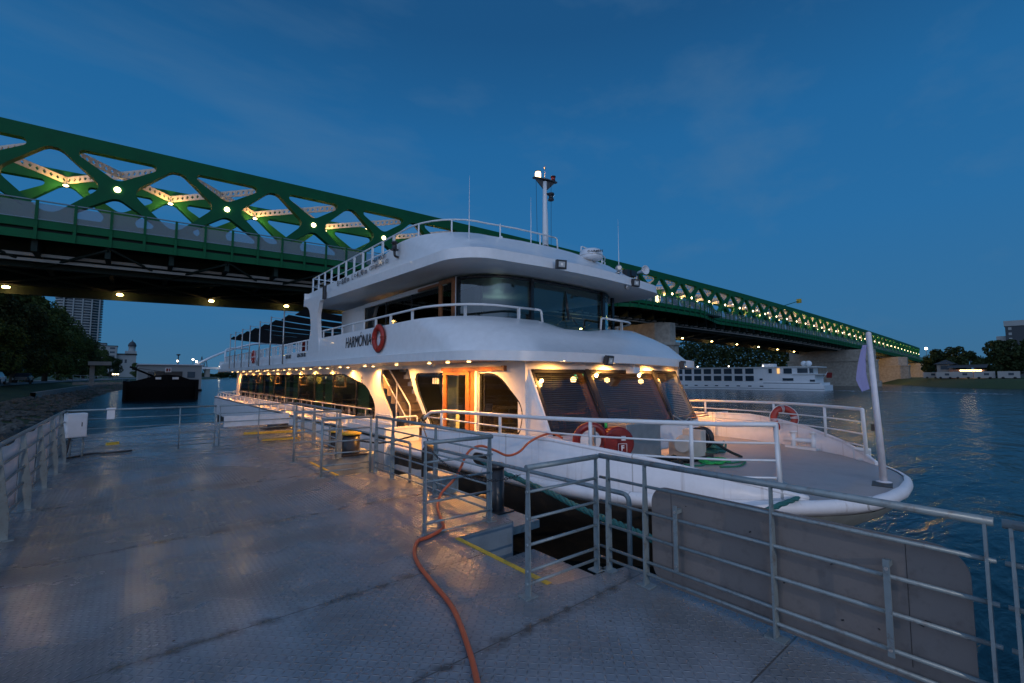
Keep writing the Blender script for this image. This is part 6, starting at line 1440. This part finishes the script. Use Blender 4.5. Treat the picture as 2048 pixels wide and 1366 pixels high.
# right bank: hip-roofed house, white fence wall, vans, string lights, tower block, lamp
hh = thing('bank_house', (246, 36, 1.2), 'small dark house with a hipped roof at the end of the bridge', 'house')
p = at(1892, 735, X=246); yy = p.y; b = MB(); b.bx(243, 250, yy - 2.3, yy + 2.3, 1, 6.6); b.build('wall', 'concrete', hh); b = MB(); b.add([(242, yy - 3.2, 6.6), (251, yy - 3.2, 6.6), (251, yy + 3.2, 6.6), (242, yy + 3.2, 6.6), (246.5, yy, 8.4)], [(0, 1, 4), (1, 2, 4), (2, 3, 4), (3, 0, 4)]); b.build('roof', 'roofdark', hh); b = MB(); b.bx(242.9, 243.02, yy - 1.2, yy + 1.2, 4.6, 6.0); b.build('window', 'builddark', hh)
for i in range(5):
    y0 = 34 - i * 5.6; b = MB(); x0 = interp([(p.y, p.x) for p in pf], y0) + 13; b.bx(x0, x0 + 2.2, y0 - 4.9, y0, 1.3, 3.5); c = thing('caravan', (x0 + 1, y0 - 2.5, 1.1), ['white parked trailer nearest the bridge end on the right bank', 'white parked trailer second from the bridge on the right bank', 'white parked trailer below the string lights', 'white parked trailer second from the right edge of the photo', 'white parked trailer nearest the right edge of the photo'][i], 'trailer', 'white trailers on the right bank')
    b.build('body', 'buildwhite', c); b = MB(); b.bx(x0 - .03, x0 + .02, y0 - 3.6, y0 - 2.4, 2.2, 3.0); b.build('window', 'builddark', c)
    for d in (1.2, 3.8): b = MB(); b.lathe((x0, y0 - d, 1.35), [(.1, -.1), (.38, -.1), (.38, .1)], 12, axis=(1, 0, 0)); b.build('wheel', 'black', c)
tb = thing('terrace', (240, 14, 1.2), 'low dark terrace building with a row of warm string lights on the right bank', 'building')
p0, p1 = at(1921, 741, X=236), at(1962, 741, X=236); b = MB(); b.bx(236.5, 244, p1.y - 1, p0.y + 3, 1, 4.4); b.build('wall', 'wood', tb); b = MB(); b.add([(235.5, p1.y - 1.5, 5.0), (235.5, p0.y + 3.5, 5.0), (244, p0.y + 3.5, 6.4), (244, p1.y - 1.5, 6.4)], [(0, 1, 2, 3)]); b.build('roof', 'roofdark', tb)
for i in range(14):
    b = MB(); b.sphere(p0.lerp(p1, i / 13), .22, 8, 6); b.build('string_light', 'nodelamp', tb)
ht = thing('tower_block', (700, 40, 0), 'dark tower block with a pale crown above the trees at the right edge', 'building')
a0, a1 = at(2009, 645, X=700), at(2050, 645, X=700); b = MB(); b.bx(700, 725, a1.y, a0.y, 0, a0.z - 4); b.build('core', 'roofdark', ht); b = MB(); b.bx(699.5, 725, a1.y - 3, a0.y + .8, a0.z - 4, a0.z + 1.5); b.bx(704, 722, a0.y, a0.y + 7, 0, at(2000, 672, X=700).z); b.build('crown', 'buildwhite', ht)
for i in range(9):
    z = a0.z - 8 - i * 5.5; b = MB(); b.bx(699.9, 700.1, a0.y - 4.5, a0.y - 2.2, z, z + 2.6); b.build('window', 'buildwhite', ht)
for px, py, lb_ in ((1852, 697, 'single street lamp on the skyline beyond the right end of the bridge'),):
    p = at(px, py, X=420); o = thing('street_lamp', (420, p.y, 8), lb_, 'lamp'); b = MB(); b.cyl((420, p.y, 8), p, .12, 6); b.build('pole', 'roofdark', o); b = MB(); b.sphere(p, .8, 8, 6); b.build('globe', 'farlamp', o)
# out-of-view lamp added on the left bank to brighten the banners
pl_ = thing('lamp_post', (-13, 4, .9), 'unseen lamp post added on the left bank to light the banners', 'lamp'); b = MB(); b.cyl((-13, 4, .9), (-13, 4, 5.2), .06, 8); b.build('pole', 'galv', pl_); b = MB(); b.sphere((-13, 4, 5.35), .2, 12, 8); b.build('globe', 'farlamp', pl_); light('POINT', 'added_banner_light', (-12.6, 4, 5.3), 500, (1, .75, .68), pl_, .2)

# kiosk and slim pole, both unseen, added to cast the lamp post's deck shadows
kk = thing('occluder', (-.75, -6, 0), 'plain white unseen cabin added on the rear of the pontoon to shade the deck', 'occluder')
b = MB(); b.bx(-1.3, -.17, -7, -5, 0, 2.9); b.build('cabin', 'boxwhite', kk, bevel=.02); b = MB(); b.bx(-1.35, -.12, -7.1, -4.9, 2.9, 3.0); b.build('roof', 'galv', kk); b = MB(); b.bx(-.165, -.14, -6.4, -5.6, .05, 2.1); b.build('door', 'galv', kk)
b = MB(); b.tube([(.02, -5, 0), (.02, -5, 4.1)], .035, 8); b.lathe((.02, -5, 0), [(.1, 0), (.1, .02), (.05, .03)], 12); tag(b.build('mast', 'galv'), 'slim grey unseen pole added beside the rear cabin to throw a strip of shadow', 'mast')

b = MB()
for y in (.62, 2.14): b.bx(3.5525, 3.5535, y - .0015, y + .0015, .12, .84)
build_each(b, 'panel_seam', 'blackpaint', sg_)
b = MB(); r2 = random.Random(9)
for i in range(9):
    y = r2.uniform(.5, 2.2); z = r2.uniform(.1, .82); b.box((3.5525, y, z), (.002, r2.uniform(.01, .03), r2.uniform(.004, .010)), mtx=Matrix.Rotation(r2.uniform(-.8, .8), 3, 'X'))
build_each(b, 'scuff', 'blackpaint', sg_)
